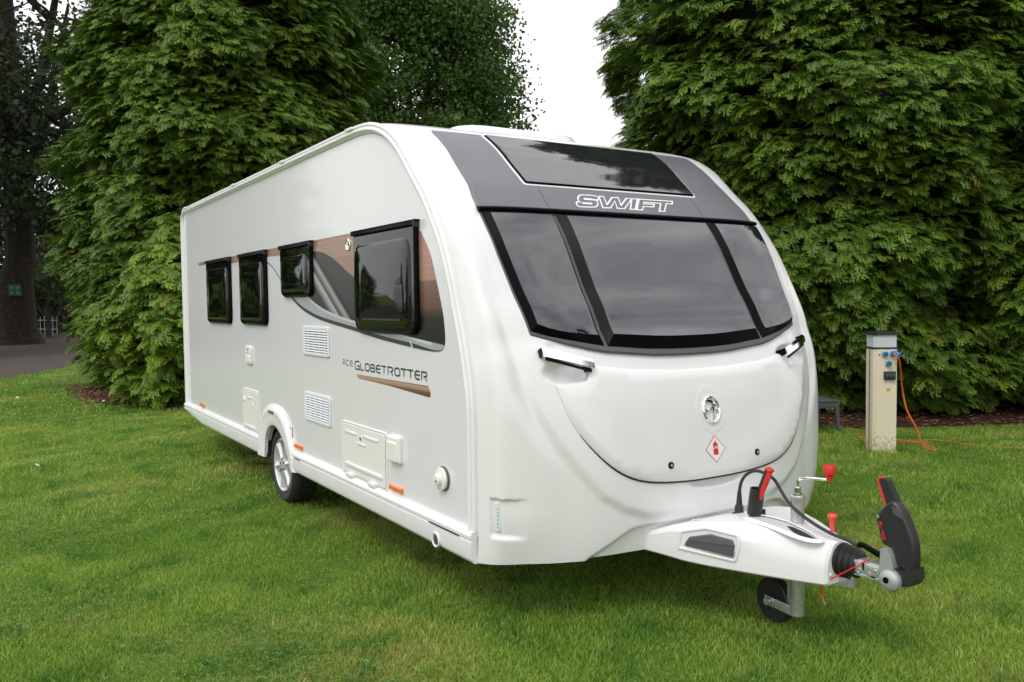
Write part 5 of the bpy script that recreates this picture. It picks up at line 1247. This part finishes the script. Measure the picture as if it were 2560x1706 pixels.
mb = MB(); mb.box((s_b+.014, .035, .735), (.03, .105, .08), bev=.006); bk = mb.out('breaker_box', M_black, bol)
mb = MB()
for k in range(3): mb.box((s_b+.031, .005+.03*k, .735), (.006, .020, .035), bev=.002)
mb.out('breaker_window', mat('smoked', (.07, .085, .085), .15), bk)
mb = MB(); mb.box((s_b+.0008, .025, .655), (.002, .030, .06)); mb.out('instruction_label', M_plast, bol)
mb = MB(); mb.box((s_b+.0008, .028, .600), (.002, .036, .030)); mb.out('warning_label', M_yel, bol)
mb = MB(); mb.box((s_b+.002, .028, .604), (.0006, .026, .003)); mb.box((s_b+.002, .028, .596), (.0006, .026, .003)); mb.out('label_print', M_letter, bol)
# orange hook-up cable
bl = Matrix.Translation((BX, BY, 0)) @ Matrix.Rotation(bol.rotation_euler[2], 4, 'Z'); pst = bl @ Vector((s_b+.095, .035, .945))
cpts = [tuple(pst), tuple(pst+Vector((.03, .05, -.06))), (-1.50, 5.60, .62), (-1.47, 5.63, .40), (-1.40, 5.68, .22), (-1.36, 5.71, .08), (-1.31, 5.74, .02), (-1.27, 5.80, .015), (-1.32, 5.86, .015), (-1.45, 5.95, .012), (-1.6, 6.05, .012), (-1.9, 6.02, .012), (-2.16, 5.88, .012)]
mb = MB(); mb.tube(catmull(np.array(cpts), 6), .0085, 8); tag(mb.out('hook_up_cable', M_cable, None), 'orange hook-up cable hanging from the blue socket down to the grass', 'cable')
mb = MB(); mb.tube(catmull(np.array([(-1.71, 5.87, .012), (-1.58, 6.26, .022), (-1.13, 6.35, .012), (-.82, 6.51, .018), (-.45, 6.75, .026), (.3, 7.2, .026)]), 6), .0035, 6); tag(mb.out('loose_cable', M_cable, None), 'thin orange cable lying across the grass towards the right edge', 'cable')
# ------------------------------------------------------------------ dark plastic stool by the caravan
st = tag(empty('garden_table', (-2.84, 5.86, 0), YAW-PI/2+.15), 'low dark grey plastic garden table half hidden by the caravan front', 'table')
mb = MB(); mb.box((0, 0, .345), (.62, .46, .022), bev=.008); mb.out('table_top', M_grey, st)
mb = MB()
mb.box((0, -.215, .305), (.56, .014, .07), bev=.004); mb.box((0, .215, .305), (.56, .014, .07), bev=.004); mb.box((.29, 0, .305), (.014, .42, .07), bev=.004); mb.box((-.29, 0, .305), (.014, .42, .07), bev=.004); mb.out('apron', M_grey, st)
for i in (-1, 1):
    for j in (-1, 1):
        mb = MB(); V = []
        for z, o_, w in ((.335, 0, .045), (.0, .025, .024)): V += [(i*(.275+o_)+a*w/2, j*(.20+o_*.6)+b*w/2, z) for a, b in ((-1, -1), (1, -1), (1, 1), (-1, 1))]
        mb.add(V, [(0, 1, 5, 4), (1, 2, 6, 5), (2, 3, 7, 6), (3, 0, 4, 7), (4, 5, 6, 7)]); mb.out('leg', M_grey, st)
# ------------------------------------------------------------------ daisies
M_pet = mat('petals', (.80, .80, .78), .6)
def daisy0():
    r = tag(empty('daisy', (0, 0, 0)), 'small white daisy in the lawn near the left conifer', 'flower', 'daisies dotted over the lawn')
    mb = MB(); n = 9
    for i in range(n):
        a = 2*PI*i/n; c1, s1_ = math.cos(a), math.sin(a); mb.add([(c1*x-s1_*y, s1_*x+c1*y, .055+.002*x/.01) for x, y in ((.003, 0), (.010, -.004), (.016, 0), (.010, .004))], [(0, 1, 2, 3)])
    mb.out('petals', M_pet, r, 0)
    mb = MB(); mb.lathe([(.004, .053), (.004, .058), (.001, .060)], (0, 0, 0), (0, 0, 1), 8); mb.tube([(0, 0, 0), (0, 0, .054)], .001, 5); mb.out('stem', M_yel, r)
    return r
d0 = daisy0(); g = np.random.default_rng(33); first = True
for (px, dist) in [(8, 15.2), (20, 15.3), (32, 15.25), (206, 14.0), (213, 13.8), (222, 14.1), (236, 13.9), (243, 14.05), (184, 12.6), (278, 12.8), (110, 9.8), (395, 11.9), (5, 12.1), (418, 10.9), (60, 8.6)]:
    x, y = az(px, dist)
    if first: r = d0; first = False
    else:
        r = d0.copy(); COL.objects.link(r)
        for ch in [c for c in d0.children]:
            q = ch.copy(); COL.objects.link(q); q.parent = r
    r['label'] = ('tiny white daisy at the far left edge of the lawn' if px < 40 else 'tiny white daisy in front of the bark bed under the tall conifer' if 180 < px < 260 else 'lone white daisy in the lawn, %s' % {278: 'right of the cluster by the bark bed', 110: 'halfway down the left side', 395: 'just left of the caravan rear corner', 5: 'on the left edge below the tarmac', 418: 'below the caravan rear corner', 60: 'nearest the camera'}[px])
    r.location = (x, y, 0); r.rotation_euler = (-.5, .3, g.uniform(0, 6)); r.scale = (1.5,)*3
